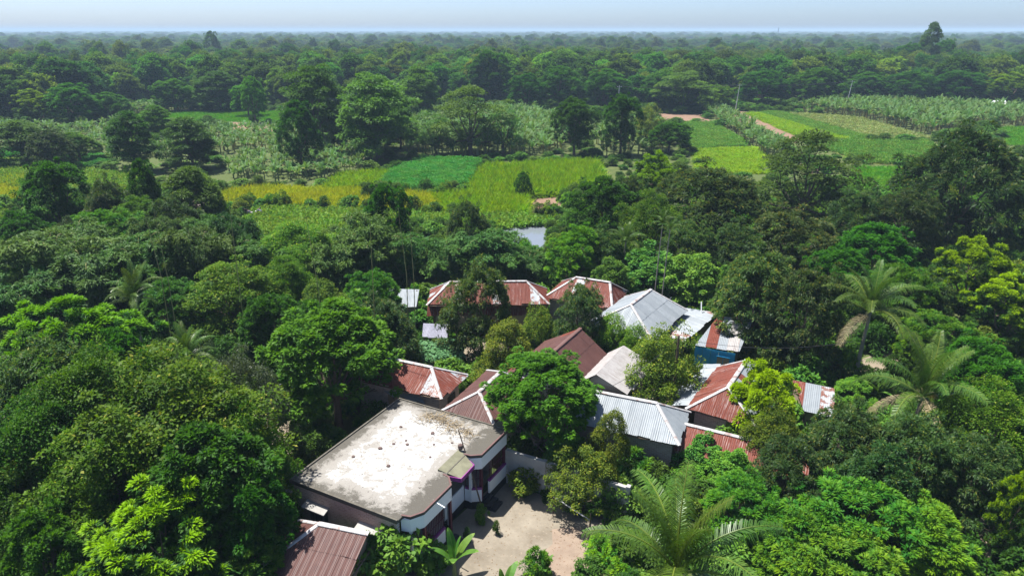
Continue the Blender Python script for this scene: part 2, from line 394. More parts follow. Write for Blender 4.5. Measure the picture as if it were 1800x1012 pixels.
def join_meshes(name, items, mat):
    """items: (mesh, matrix); one new mesh of all of them with the lc attribute kept"""
    Vs, Fs, As = [], [], []; n = 0
    for me, mt in items:
        k = len(me.vertices); co = np.zeros(k*3, dtype=np.float32); me.vertices.foreach_get('co', co); co = co.reshape(-1, 3)
        mt = np.array(mt); Vs.append(co@mt[:3, :3].T+mt[:3, 3])
        lc = np.ones(k*4, dtype=np.float32)
        if 'lc' in me.attributes: me.attributes['lc'].data.foreach_get('color', lc)
        As.append(lc.reshape(-1, 4)); Fs += [[i+n for i in p.vertices] for p in me.polygons]; n += k
    return mesh_np(name, np.concatenate(Vs), Fs, mat, np.concatenate(As))

# leaf materials (real leaf albedos)
G = foliage
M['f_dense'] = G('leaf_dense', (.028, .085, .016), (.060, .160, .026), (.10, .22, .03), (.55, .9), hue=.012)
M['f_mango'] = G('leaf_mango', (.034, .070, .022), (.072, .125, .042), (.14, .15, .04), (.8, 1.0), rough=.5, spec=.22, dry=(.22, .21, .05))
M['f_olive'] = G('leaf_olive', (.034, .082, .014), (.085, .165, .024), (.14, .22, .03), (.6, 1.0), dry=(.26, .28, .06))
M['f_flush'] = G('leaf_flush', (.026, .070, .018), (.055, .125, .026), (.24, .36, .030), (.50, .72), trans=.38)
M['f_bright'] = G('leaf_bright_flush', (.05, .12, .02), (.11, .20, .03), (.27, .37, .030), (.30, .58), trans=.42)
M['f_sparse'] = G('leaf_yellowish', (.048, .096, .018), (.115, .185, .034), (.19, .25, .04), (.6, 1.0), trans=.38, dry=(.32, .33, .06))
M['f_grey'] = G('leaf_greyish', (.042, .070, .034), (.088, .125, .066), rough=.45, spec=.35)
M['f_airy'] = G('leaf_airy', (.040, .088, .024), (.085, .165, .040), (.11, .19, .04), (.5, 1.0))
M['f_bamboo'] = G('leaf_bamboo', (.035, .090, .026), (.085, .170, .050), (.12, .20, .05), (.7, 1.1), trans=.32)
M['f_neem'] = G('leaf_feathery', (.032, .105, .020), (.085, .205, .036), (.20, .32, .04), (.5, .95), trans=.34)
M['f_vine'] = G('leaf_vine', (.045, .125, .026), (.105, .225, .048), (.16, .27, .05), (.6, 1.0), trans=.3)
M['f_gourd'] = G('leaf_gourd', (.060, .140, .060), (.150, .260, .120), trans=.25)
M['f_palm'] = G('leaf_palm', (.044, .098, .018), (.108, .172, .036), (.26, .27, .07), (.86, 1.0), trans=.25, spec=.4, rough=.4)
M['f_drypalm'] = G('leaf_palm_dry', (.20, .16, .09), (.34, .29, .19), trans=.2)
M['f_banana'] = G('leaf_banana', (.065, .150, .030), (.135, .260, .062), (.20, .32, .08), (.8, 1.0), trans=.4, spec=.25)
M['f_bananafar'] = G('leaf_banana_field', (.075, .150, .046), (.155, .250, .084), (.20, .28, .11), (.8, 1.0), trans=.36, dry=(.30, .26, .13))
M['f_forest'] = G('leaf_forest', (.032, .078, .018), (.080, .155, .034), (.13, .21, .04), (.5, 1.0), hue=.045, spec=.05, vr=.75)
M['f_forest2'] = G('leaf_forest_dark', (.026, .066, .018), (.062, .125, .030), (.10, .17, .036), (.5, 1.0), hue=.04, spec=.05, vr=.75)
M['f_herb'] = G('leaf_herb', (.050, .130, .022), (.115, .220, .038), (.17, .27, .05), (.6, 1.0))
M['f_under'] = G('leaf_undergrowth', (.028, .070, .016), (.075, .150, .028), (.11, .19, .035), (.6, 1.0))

# tree kinds: crown + trunk meshes of nominal radius 4 m and height 9 m
T = {}
T['dense'] = [crown('dense%d' % i, 10+i, M['f_dense'], npuff=430, nlobe=12, pr=.46, nleaf=72, L=.25, W=.12, droop=.35, rosette=.5, flat=.75, inner=.1) for i in range(2)]
T['mango'] = [crown('mango%d' % i, 20+i, M['f_mango'], npuff=370, nlobe=12, pr=.50, nleaf=76, L=.28, W=.08, droop=.55, rosette=.5, flat=.85, inner=.1) for i in range(3)]
T['olive'] = [crown('olive%d' % i, 30+i, M['f_olive'], npuff=340, nlobe=13, pr=.60, nleaf=125, L=.17, W=.095, droop=.15, flat=.8, inner=.1) for i in range(2)]
T['flush'] = [crown('flush%d' % i, 40+i, M['f_flush'], npuff=200, nlobe=10, pr=.50, nleaf=140, L=.24, W=.08, droop=.35, rosette=.65, flat=.75, young_top=.55) for i in range(2)]
T['bright'] = [crown('bright', 45, M['f_bright'], npuff=120, nlobe=9, pr=.80, nleaf=210, L=.34, W=.12, droop=.35, rosette=.6, flat=.8, young_top=.3, trunk_r=.24)]
T['sparse'] = [crown('sparse%d' % i, 50+i, M['f_sparse'], npuff=190, nlobe=10, pr=.60, nleaf=80, L=.23, W=.105, droop=.4, flat=.9, inner=.1, trunk_r=.14) for i in range(2)]
T['grey'] = [crown('grey', 60, M['f_grey'], npuff=280, nlobe=12, pr=.6, nleaf=100, L=.18, W=.07, droop=.1, flat=.9, up=.35, inner=.1)]
T['airy'] = [crown('airy%d' % i, 70+i, M['f_airy'], npuff=150, nlobe=13, pr=.95, nleaf=140, L=.34, W=.15, droop=.1, flat=.32, lobe_r=.42, inner=.12, low=-.55) for i in range(2)]
T['thin'] = [crown('thin%d' % i, 75+i, M['f_airy'], npuff=95, nlobe=13, pr=.85, nleaf=95, L=.30, W=.13, droop=.1, flat=.4, lobe_r=.36, inner=.05, low=-.55, trunk_r=.22) for i in range(2)]
T['neem'] = [crown('neem%d' % i, 80+i, M['f_neem'], npuff=300, nlobe=12, pr=.55, nleaf=85, L=.32, W=.085, droop=.2, rosette=.6, flat=.5, up=.8, inner=.1) for i in range(2)]
T['vine'] = [crown('vine%d' % i, 90+i, M['f_vine'], npuff=190, nlobe=7, pr=.6, nleaf=140, L=.24, W=.20, droop=.3, flat=.8, up=.8, lobe_r=.62, low=-.6, inner=.1, z0=.3, trunk_r=.12) for i in range(2)]
T['bamboo'] = [bamboo('bamboo%d' % i, 100+i, M['f_bamboo']) for i in range(3)]
far = dict(npuff=190, pr=.66, nleaf=42, L=.46, W=.30, nlobe=10, inner=.1, trunk_r=.22, z0=1.0)
T['forest'] = [crown('forest%d' % i, 120+i, M['f_forest' if i % 2 else 'f_forest2'], **{**far, 'flat': (.8, .55, .9, .7)[i % 4], 'lobe_r': (.52, .45, .58, .5)[i % 4], 'low': (-.3, -.5, -.2, -.4)[i % 4]}) for i in range(5)]
shrub_kw = dict(Rr=1.3, z0=.1, z1=2.0, nlobe=6, npuff=42, pr=.34, nleaf=75, L=.20, W=.10, trunk_r=.04, low=-.6)
T['shrub'] = [crown('shrub0', 140, M['f_under'], **shrub_kw), crown('shrub1', 141, M['f_neem'], **{**shrub_kw, 'L': .26, 'W': .07, 'rosette': .5}),
              crown('shrub2', 142, M['f_vine'], **{**shrub_kw, 'L': .24, 'W': .16}), crown('shrub3', 143, M['f_sparse'], **shrub_kw)]
NOMH = {'bamboo': 8.4, 'shrub': 2.0}; NOMR = {'bamboo': 4.0, 'shrub': 1.3}
TREE_NAME = {'vine': 'vine_thicket', 'bamboo': 'bamboo_clump', 'forest': 'forest_tree', 'shrub': 'shrub'}

def tree(sp, loc, rad, h, label=None, cat=None, group=None, var=None, tint=None, rz=None, name=None, lift=0):
    me = T[sp][var if var is not None else random.randrange(len(T[sp]))]
    o = empty(name or TREE_NAME.get(sp, 'broadleaf_tree'), loc, random.uniform(0, 6.28) if rz is None else rz)
    s = rad/NOMR.get(sp, 4.0); o.scale = (s, s*random.uniform(.93, 1.07), h/NOMH.get(sp, 9.0))
    c = link('crown', me[0], o); link('stems' if sp in ('bamboo', 'shrub', 'vine') else 'trunk', me[1], o)
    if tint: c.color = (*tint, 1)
    if lift: c.location.z = 9*lift; c.scale.z = 1-lift
    tag(o, label, cat or {'bamboo': 'bamboo', 'shrub': 'shrub', 'vine': 'vine'}.get(sp, 'tree'), group)
    return o
def tree_px(sp, u, v, wpx, h, label, vb=None, **k):
    if vb is None: p = P(u, v, h*.93)
    else:                                   # stands where its foot is seen at row vb; height follows from the row of its top
        g = P(u, vb, 0); el = PITCH-math.atan((506-v)/1200.); h = (CAM_H-g.y*math.tan(el))/.95; p = Vector((g.x*1.0, g.y, h*.93)); p.x = (u-900)/1200.*depth_at(p)
    r = wpx*.5*depth_at(p)/1200.
    return tree(sp, (p.x, p.y, 0), r, h, label, **k)

# ------------------------------------------------------------------ scattering of uncountable stuff
def scatter(name, pts, scales, meshes, label, cat, rots=None, idx=None, squash=None):
    """ONE object: every point carries a copy of one of the meshes (geometry nodes)"""
    n = len(pts); me = bpy.data.meshes.new(name); me.vertices.add(n); me.vertices.foreach_set('co', np.asarray(pts, dtype=np.float32).ravel())
    sc3 = np.asarray(scales, dtype=np.float32); sc3 = np.repeat(sc3[:, None], 3, 1) if sc3.ndim == 1 else sc3
    a = me.attributes.new('sc', 'FLOAT_VECTOR', 'POINT'); a.data.foreach_set('vector', np.ascontiguousarray(sc3).ravel())
    rz = RNG.uniform(0, 6.283, n) if rots is None else rots
    rv = np.zeros((n, 3), dtype=np.float32); rv[:, 2] = rz; a = me.attributes.new('ro', 'FLOAT_VECTOR', 'POINT'); a.data.foreach_set('vector', rv.ravel())
    ii = RNG.integers(0, len(meshes), n) if idx is None else idx
    a = me.attributes.new('ix', 'INT', 'POINT'); a.data.foreach_set('value', np.asarray(ii, dtype=np.int32))
    me.update(); o = link(name, me); tag(o, label, cat, kind='stuff')
    col = bpy.data.collections.new(name+'_parts')
    for k, m in enumerate(meshes):
        po = bpy.data.objects.new('%s_piece_%02d' % (name, k), m); col.objects.link(po)
    ng = bpy.data.node_groups.new(name+'_nodes', 'GeometryNodeTree')
    ng.interface.new_socket('Geometry', in_out='INPUT', socket_type='NodeSocketGeometry'); ng.interface.new_socket('Geometry', in_out='OUTPUT', socket_type='NodeSocketGeometry')
    nn = ng.nodes; L_ = ng.links; gi = nn.new('NodeGroupInput'); go = nn.new('NodeGroupOutput')
    ip = nn.new('GeometryNodeInstanceOnPoints'); ci = nn.new('GeometryNodeCollectionInfo'); ci.inputs['Collection'].default_value = col
    ci.inputs['Separate Children'].default_value = True; ci.inputs['Reset Children'].default_value = True
    def na(nm, ty):
        x = nn.new('GeometryNodeInputNamedAttribute'); x.data_type = ty; x.inputs['Name'].default_value = nm; return x.outputs['Attribute']
    L_.new(gi.outputs[0], ip.inputs['Points']); L_.new(ci.outputs[0], ip.inputs['Instance']); ip.inputs['Pick Instance'].default_value = True
    L_.new(na('ix', 'INT'), ip.inputs['Instance Index']); L_.new(na('sc', 'FLOAT_VECTOR'), ip.inputs['Scale'])
    e2r = nn.new('FunctionNodeEulerToRotation'); L_.new(na('ro', 'FLOAT_VECTOR'), e2r.inputs[0]); L_.new(e2r.outputs[0], ip.inputs['Rotation'])
    L_.new(ip.outputs[0], go.inputs[0])
    md = o.modifiers.new('scatter', 'NODES'); md.node_group = ng
    return o
def in_poly(px, py, poly):
    px = np.asarray(px); py = np.asarray(py); r = np.zeros(px.shape, bool); n = len(poly); j = n-1
    for i in range(n):
        xi, yi = poly[i]; xj, yj = poly[j]
        c = ((yi > py) != (yj > py)) & (px < (xj-xi)*(py-yi)/(yj-yi+1e-12)+xi); r ^= c; j = i
    return r
def poly_px(pts, z=0.0): return [tuple(P(u, v, z)[:2]) for u, v in pts]
def fill_poly(poly, spacing, jit=.5):
    xs = [p[0] for p in poly]; ys = [p[1] for p in poly]
    gx, gy = np.meshgrid(np.arange(min(xs), max(xs), spacing), np.arange(min(ys), max(ys), spacing)); gx = gx.ravel(); gy = gy.ravel()
    gx = gx+RNG.uniform(-jit, jit, gx.shape)*spacing; gy = gy+RNG.uniform(-jit, jit, gy.shape)*spacing
    k = in_poly(gx, gy, poly); return np.stack([gx[k], gy[k], np.zeros(k.sum())], 1)
# ------------------------------------------------------------------ ground
def ground_mat():
    t = NT('ground'); co = t.coord(); n1 = t.noise(co, .06, 6); n2 = t.noise(co, .5, 6, .65); n3 = t.noise(co, 6, 4)
    c = t.mix(t.ramp(n2, .35, .65), (.060, .095, .025), (.115, .135, .045)); c = t.mix(t.ramp(n1, .45, .6), c, (.085, .115, .035))
    c = t.mix(t.math('MULTIPLY', n3, .4), c, (.05, .045, .025))
    return t.done(t.principled(c, .95, 0, .1, t.bump(n3, .5, .05)))
def soil_mat(name, a, b, sc=.8, litter=None):
    t = NT(name); co = t.coord(); n1 = t.noise(co, sc, 6, .6); n2 = t.noise(co, sc*14, 4)
    c = t.mix(t.ramp(n1, .28, .62), a, b); c = t.mix(t.math('MULTIPLY', n2, .35), c, tuple(x*.55 for x in a))
    if litter: c = t.mix(t.ramp(t.noise(co, 5.5, 3), .60, .66), c, litter)
    return t.done(t.principled(c, .95, 0, .1, t.bump(n2, .5, .03)))
M['ground'] = ground_mat()
M['sand'] = soil_mat('sandy_yard', (.155, .128, .095), (.29, .255, .20), .42, (.24, .20, .15))
M['earth'] = soil_mat('brown_earth', (.19, .12, .08), (.25, .165, .115), .25)
M['path'] = soil_mat('trodden_earth', (.21, .17, .125), (.28, .235, .17), .5)
M['litter'] = soil_mat('leaf_litter', (.22, .165, .125), (.29, .225, .17), 1.2, (.18, .115, .08))
M['cropsoil'] = soil_mat('crop_floor', (.14, .165, .035), (.20, .22, .055), .3)
M['greysoil'] = soil_mat('grey_soil', (.17, .14, .11), (.22, .185, .15), .3)
def sheet(name, poly, z, mat, label, cat, sub=0):
    o = link(name, mesh_np(name, [(x, y, z) for x, y in poly], [list(range(len(poly)))], mat)); return tag(o, label, cat, kind='structure')
# one sheet to the horizon, finer near the camera
ring = [0, 20, 60, 120, 250, 500, 1000, 2500, 6000, 15000]
V, F = [(0, 20, 0)], []
for r in ring[1:]:
    for k in range(48): a = 2*math.pi*k/48; V.append((math.cos(a)*r, 20+math.sin(a)*r, 0))
for k in range(48): F.append([0, 1+k, 1+(k+1) % 48])
for i in range(len(ring)-2):
    for k in range(48): a = 1+i*48; F.append([a+k, a+48+k, a+48+(k+1) % 48, a+(k+1) % 48])
tag(link('ground', mesh_np('ground', V, F, M['ground'])), 'flat green and brown ground reaching out to the horizon', 'ground', kind='structure')

EXCL = []      # plan polygons kept free of undergrowth
def excl(poly): EXCL.append([tuple(p[:2]) for p in poly])

# main house frame (plan axes of the brick house with the flat roof)
HA = R(-27.7); HO = Vector((-11.2, 29.25, 0)); E1 = Vector((math.cos(HA), math.sin(HA), 0)); E2 = Vector((-math.sin(HA), math.cos(HA), 0))
def HL(x, y, z=0): return HO+E1*x+E2*y+Vector((0, 0, z))

yard = [HL(7.0, 9.0), HL(15.5, 9.0), HL(14.5, 4), HL(13.5, 0.5), HL(12.5, -4.5), HL(6.5, -5.0), HL(6.0, -.5)]
sheet('courtyard', [tuple(p[:2]) for p in yard], .006, M['sand'], 'pale sandy courtyard beside the flat roofed brick house', 'courtyard')
excl(yard)
lit = [HL(11.6, 6.6), HL(12.6, 7.3), HL(14.9, 7.9), HL(14.3, 4.2), HL(13.5, .7), HL(12.9, 1.0), HL(12.3, 2.4), HL(12.6, 3.6), HL(11.9, 4.8), HL(12.1, 5.6)]
sheet('leaf_litter', [tuple(p[:2]) for p in lit], .011, M['litter'], 'pinkish brown fallen leaves and chips at the edge of the courtyard', 'leaf litter')
def strip(px, w, z=0.0):
    pts = [P(u, v, 0) for u, v in px]; L_, R_ = [], []
    for i, p in enumerate(pts):
        d = (pts[min(i+1, len(pts)-1)]-pts[max(i-1, 0)]).normalized(); n = Vector((-d.y, d.x, 0)); L_.append(p+n*w/2); R_.append(p-n*w/2)
    return [tuple(p[:2]) for p in L_+R_[::-1]]
for px, w, lab in (([(1720, 1030), (1735, 960), (1722, 905), (1700, 870)], 2.6, 'shaded earth path below the trees in the lower right corner'),
                   ([(1500, 655), (1570, 630), (1640, 585), (1690, 560)], 2.4, 'earth path behind the coconut palms'),
                   ([(440, 880), (480, 800), (470, 770), (490, 720)], 4.0, 'shaded bare earth between the flat roof and the big dark tree'),
                   ([(860, 660), (845, 620), (870, 590), (960, 575)], 3.2, 'trodden earth yard between the red tin roofs'),
                   ([(1100, 705), (1150, 700), (1180, 690)], 3.0, 'narrow earth gap between the tin roofed sheds')):
    s = strip(px, w); sheet('path', s, .008, M['path'], lab, 'path'); excl(s)

# pond behind the bamboo
def water_mat():
    t = NT('pond_water'); co = t.coord(); n = t.noise(co, 1.2, 3); return t.done(t.principled((.16, .18, .20), .12, 0, .5, t.bump(n, .08, .05)))
M['water'] = water_mat()
pond = poly_px([(862, 404), (910, 400), (962, 397), (972, 425), (940, 450), (885, 440)])
sheet('pond_water', pond, .012, M['water'], 'grey still pond water seen between the trees behind the bamboo', 'water'); excl(pond)
pond2 = poly_px([(-60, 420), (25, 405), (40, 425), (-60, 440)])
sheet('pond_water', pond2, .012, M['water'], 'glint of pond water at the far left edge among trees', 'water'); excl(pond2)

# ------------------------------------------------------------------ crops
def crop_mesh(name, seed, mat, h, n=70, w=.05, lean=1.0, rad=.75):
    rng = np.random.default_rng(seed); a = rng.uniform(0, 6.28, n); r = rad*np.sqrt(rng.random(n)); pos = np.stack([r*np.cos(a), r*np.sin(a), np.full(n, -.02)], 1)
    ax = norm(UP*.8+rng.normal(size=(n, 3))*lean); nr = norm(rng.normal(size=(n, 3))*.7+UP); hh = h*rng.uniform(.6, 1.05, n)
    lc = np.stack([rng.random(n), rng.random(n), np.full(n, .5), np.ones(n)], 1)
    V, F, A = leaves(pos, ax, nr, hh, w*rng.uniform(.7, 1.4, n), lc, .5); return mesh_np(name, V, F, mat, A)
def bushy_mesh(name, seed, mat, h, n=110, L=.28, W=.12, rad=.75):
    rng = np.random.default_rng(seed); a = rng.uniform(0, 6.28, n); r = rad*np.sqrt(rng.random(n)); z = h*rng.random(n)**.5
    pos = np.stack([r*np.cos(a), r*np.sin(a), z], 1); ax = norm(rng.normal(size=(n, 3))+UP*.35); nr = norm(UP+rng.normal(size=(n, 3))*.45)
    lc = np.stack([rng.random(n), z/h*rng.random(n), np.full(n, .5), np.ones(n)], 1)
    V, F, A = leaves(pos, ax, nr, L*rng.uniform(.7, 1.3, n), W*rng.uniform(.7, 1.3, n), lc); return mesh_np(name, V, F, mat, A)
M['c_yellow'] = G('crop_yellow', (.27, .32, .028), (.385, .42, .055), (.44, .45, .07), (.7, 1), trans=.4)
M['c_lime'] = G('crop_lime', (.15, .28, .024), (.245, .38, .045), (.30, .40, .05), (.7, 1), trans=.4)
M['c_blue'] = G('crop_bluegreen', (.045, .175, .040), (.10, .29, .06), (.12, .31, .06), (.7, 1), trans=.3)
M['c_paddy'] = G('crop_paddy', (.075, .220, .026), (.140, .330, .042), (.20, .36, .05), (.7, 1), trans=.4)
M['c_veg'] = G('crop_vegetable', (.085, .185, .030), (.190, .320, .060), (.28, .36, .08), (.6, 1), trans=.35)
M['c_low'] = G('crop_low', (.075, .185, .035), (.15, .28, .06), (.20, .31, .07), (.6, 1), trans=.35)
M['c_beige'] = G('crop_dry', (.13, .20, .06), (.24, .31, .11), (.33, .34, .16), (.5, 1), trans=.3)
CR = {'yellow': ([crop_mesh('yellow%d' % i, 200+i, M['c_yellow'], 1.4, 100, .16) for i in range(3)], .85, 'cropsoil'),
      'lime': ([crop_mesh('lime%d' % i, 210+i, M['c_lime'], 1.9, 100, .17) for i in range(3)], .85, 'cropsoil'),
      'blue': ([bushy_mesh('blue%d' % i, 220+i, M['c_blue'], 1.5, 170, .26, .11) for i in range(3)], .85, 'cropsoil'),
      'paddy': ([crop_mesh('paddy%d' % i, 230+i, M['c_paddy'], .75, 90, .10) for i in range(3)], .95, 'cropsoil'),
      'veg': ([bushy_mesh('veg%d' % i, 240+i, M['c_veg'], .7, 110, .42, .22) for i in range(3)], .9, 'cropsoil'),
      'low': ([bushy_mesh('low%d' % i, 250+i, M['c_low'], .6, 90, .30, .16) for i in range(3)], .95, 'cropsoil'),
      'beige': ([bushy_mesh('beige%d' % i, 260+i, M['c_beige'], .6, 45, .45, .18) for i in range(3)], 1.15, 'earth')}
def field(kind, px, label, z=0.0, sc=1.0, cat='crop'):
    poly = poly_px(px, z); meshes, sp, soil = CR[kind]
    sheet('field_soil', poly, .008, M[soil], 'bare soil under the '+label, 'field')
    pts = fill_poly(poly, sp*max(1, sc*.8)); n = len(pts); lowf = np.sin(pts[:, 0]*.35+1.3)*np.sin(pts[:, 1]*.27)
    s = RNG.uniform(.85, 1.12, n)*(1+.10*lowf)*sc
    s3 = np.stack([np.full(n, max(1, sc*.8)), np.full(n, max(1, sc*.8)), s], 1)
    scatter(kind+'_crop' if kind not in ('veg', 'low', 'beige') else {'veg': 'vegetable_crop', 'low': 'low_green_crop', 'beige': 'dry_crop'}[kind], pts, s3, meshes, label, cat)
    excl(poly); return poly
field('lime', [(820, 340), (850, 292), (1045, 284), (1062, 315), (1040, 333), (930, 345)], 'tall yellow green crop behind the bare brown plot', .4)
field('blue', [(664, 330), (700, 300), (740, 284), (845, 286), (822, 328), (765, 338)], 'blue green bushy crop between two yellow fields', .3)
field('lime', [(568, 332), (605, 304), (695, 302), (662, 332)], 'yellow green crop patch beside the banana field', .3, .8)
field('yellow', [(375, 345), (470, 332), (640, 338), (656, 364), (520, 366), (375, 356)], 'golden yellow crop band beyond the bamboo', 0)
field('yellow', [(660, 340), (765, 344), (770, 376), (664, 372)], 'golden yellow crop strip behind the round dark tree top', 0)
field('lime', [(768, 346), (925, 346), (928, 380), (774, 378)], 'tall lime green crop strip left of the bare brown plot', 0, .9)
sheet('bare_plot', poly_px([(931, 346), (990, 342), (982, 380), (928, 380)]), .010, M['earth'], 'bare brown plot in front of the yellow green field', 'field'); excl(poly_px([(931, 346), (990, 342), (982, 380), (928, 380)]))
bare = poly_px([(235, 352), (375, 352), (440, 354), (430, 374), (250, 380)]); sheet('bare_plot', bare, .010, M['greysoil'], 'grey brown bare strip below the golden yellow crop', 'field'); excl(bare)
field('veg', [(430, 372), (520, 368), (660, 372), (780, 380), (985, 384), (962, 398), (870, 404), (690, 410), (560, 440), (430, 430)], 'leafy green vegetable plot between yellow crop and bamboo', 0)
field('veg', [(-60, 290), (80, 280), (120, 300), (260, 310), (250, 345), (70, 345), (-60, 310)], 'pale green leafy plot near the left edge', 0)
field('blue', [(96, 288), (150, 276), (192, 279), (188, 292), (128, 302)], 'dark green oval crop plot near the left edge', 0, .8)
field('blue', [(-60, 270), (30, 268), (32, 280), (-60, 284)], 'small dark green crop plot at the left edge', 0, .8)
field('yellow', [(-80, 318), (62, 312), (62, 352), (-80, 352)], 'yellow crop strip cut by the left edge', 0, .9)
field('paddy', [(195, 206), (280, 198), (420, 197), (500, 197), (500, 216), (385, 214), (300, 222), (225, 222)], 'bright green paddy in front of the left forest', 0)
b2 = poly_px([(388, 214), (486, 218), (482, 231), (400, 230)]); sheet('bare_plot', b2, .010, M['earth'], 'bare reddish plot beside the bright green paddy', 'field'); excl(b2)
b3 = poly_px([(1150, 200), (1235, 201), (1252, 216), (1160, 216)]); sheet('bare_plot', b3, .010, M['earth'], 'bare reddish plot left of the banana row', 'field'); excl(b3)
field('low', [(1190, 217), (1255, 217), (1318, 256), (1215, 264)], 'low green crop plot left of the banana row', 0)
field('lime', [(1222, 264), (1325, 260), (1372, 305), (1230, 305)], 'short yellow green plot behind the dark mango trees', 0, .35)
b4 = poly_px([(1255, 190), (1312, 197), (1418, 240), (1385, 258), (1285, 208)]); sheet('bare_plot', b4, .010, M['earth'], 'bare reddish strip right of the banana row', 'field'); excl(b4)
field('lime', [(1310, 199), (1335, 199), (1500, 246), (1420, 246)], 'lime green strip beside the bare reddish strip', 0, .35)
field('low', [(1336, 199), (1375, 198), (1540, 246), (1502, 247)], 'dark green low crop strip running to the utility poles', 0)
field('beige', [(1378, 200), (1500, 205), (1640, 246), (1545, 248)], 'speckled pale crop plot beside the big banana field', 0)
field('low', [(1420, 249), (1630, 250), (1650, 268), (1625, 292), (1515, 288)], 'green crop plot left of the big dark tree', 0, 1.3)
field('paddy', [(1500, 294), (1625, 297), (1600, 345), (1500, 345)], 'bright green paddy plot left of the big dark tree', 0)
field('paddy', [(1755, 226), (1860, 222), (1860, 256), (1770, 256)], 'bright green paddy cut by the right edge', 0)

# ------------------------------------------------------------------ banana fields
bl = [blade_mesh('banana_blade%d' % i, 300+i, M['f_bananafar'], 2.1, .55, e, f_, True, 6) for i, (e, f_) in enumerate(((82, 40), (65, -5), (50, -40), (75, 15)))]
def banana_mesh(seed):
    rng = np.random.default_rng(seed); it = []
    for k in range(8):
        m = Matrix.Translation((0, 0, 1.5+rng.uniform(-.15, .35))) @ Matrix.Rotation(k*2.4+rng.uniform(-.3, .3), 4, 'Z') @ Matrix.Scale(rng.uniform(.8, 1.15), 4)
        it.append((bl[(0, 3, 1, 3, 1, 2, 1, 2)[k]], m))
    leaf = join_meshes('banana_leaves%d' % seed, it, M['f_bananafar'])
    st = MB().tube([(0, 0, -.05), (.03, 0, .8), (0, .02, 1.75)], [.14, .11, .07], 6).mesh('banana_stem%d' % seed, M['stem']); return leaf, st
M['stem'] = plain('banana_stem', (.16, .19, .07), .7, 0, .3, .4, 4)
BAN = [banana_mesh(i) for i in range(3)]
BANJ = [join_meshes('banana_whole%d' % i, [(a, Matrix.Identity(4)), (b, Matrix.Identity(4))], M['f_bananafar']) for i, (a, b) in enumerate(BAN)]
ban_fields = [  # pixel outline, spacing, group phrase, height factor
    ([(395, 300), (430, 282), (520, 262), (655, 268), (648, 300), (560, 322), (410, 322)], 2.0, 'banana plants in the field beside the yellow crop', .85),
    ([(360, 236), (500, 232), (640, 236), (650, 262), (520, 264), (390, 275)], 2.3, 'banana plants in front of the tall tree pair', .95),
    ([(680, 232), (760, 202), (900, 198), (975, 212), (1000, 262), (960, 276), (720, 276)], 2.0, 'banana plants in the wide plot behind the blue green crop', 1.1),
    ([(1232, 196), (1275, 200), (1340, 240), (1390, 275), (1350, 285), (1300, 245)], 1.9, 'banana plants in the row between bare plots', .95),
    ([(1385, 196), (1500, 186), (1620, 186), (1860, 196), (1860, 222), (1720, 224), (1640, 240), (1500, 208)], 2.3, 'banana plants in the broad field below the right forest', 1.2),
    ([(205, 200), (330, 186), (335, 198), (215, 204)], 2.0, 'banana plants in the row at the forest edge', 1.0),
    ([(-80, 240), (60, 225), (200, 222), (330, 236), (380, 262), (330, 285), (200, 275), (90, 272), (-80, 268)], 2.6, 'banana plants among trees on the left side', .95),
    ([(1030, 225), (1170, 222), (1185, 270), (1060, 280)], 2.4, 'banana plants around the two round dark trees', .95)]
allb = []
for px, sp, gl, hf in ban_fields:
    poly = poly_px(px); pts = fill_poly(poly, sp); excl(poly)
    for p in pts: allb.append((p, hf*RNG.uniform(.75, 1.2), gl))
allb.sort(key=lambda t: t[0][1]); NB_IND = 290
for i, (p, s, gl) in enumerate(allb[:NB_IND]):
    a, b = BAN[i % 3]; o = empty('banana_plant', tuple(p), RNG.uniform(0, 6.28)); o.scale = (s, s, s); link('leaves', a, o); link('stem', b, o)
    tag(o, gl.replace('banana plants', 'ragged banana plant'), 'banana plant', gl)
rest = allb[NB_IND:]
scatter('banana_field', [t[0] for t in rest], np.array([t[1] for t in rest]), BANJ, 'dense mass of pale green banana plants in the far fields', 'banana field')
print('bananas', len(allb))

# ------------------------------------------------------------------ forest behind the fields
bnd = np.array([(-700, 250), (-300, 232), (0, 212), (120, 205), (200, 188), (330, 176), (480, 192), (560, 192), (700, 182), (790, 186), (900, 184), (1000, 186), (1100, 190), (1200, 193), (1290, 178), (1400, 180), (1500, 176), (1560, 175), (1700, 184), (1800, 190), (2100, 200), (2500, 215)], float)
clear = [((745, 103), 110, 5), ((960, 102), 80, 4), ((1150, 118), 40, 5), ((1170, 78), 90, 3), ((30, 100), 60, 8), ((900, 72), 130, 2.5), ((640, 112), 50, 4)]
def forest_pts(d0, d1, sp, umax=520):
    w = d1*.95; gx, gy = np.meshgrid(np.arange(-w, w, sp), np.arange(d0*.7, d1, sp)); gx = gx.ravel(); gy = gy.ravel()
    gx = gx+RNG.uniform(-.42, .42, gx.shape)*sp; gy = gy+RNG.uniform(-.42, .42, gy.shape)*sp
    dep = gy*math.cos(PITCH)+CAM_H*math.sin(PITCH); up = gy*math.sin(PITCH)-CAM_H*math.cos(PITCH); u = 900+1200*gx/dep; v = 506-1200*up/dep
    d = np.hypot(gx, gy); k = (d >= d0) & (d < d1) & (u > -umax) & (u < 1800+umax) & (v < np.interp(u, bnd[:, 0], bnd[:, 1]))
    nz = np.sin(gx*.011+1.7)*np.sin(gy*.006+.4)+.5*np.sin(gx*.027-gy*.013); k &= ~((nz > .82) & (gy > 380))      # clearings with fields
    for (cu, cv), ru, rv in clear: k &= ((u-cu)/ru)**2+((v-cv)/rv)**2 > 1
    return np.stack([gx[k], gy[k], np.zeros(k.sum())], 1), u[k], v[k]
near_f, uf, vf = forest_pts(150, 420, 9.0, 260)
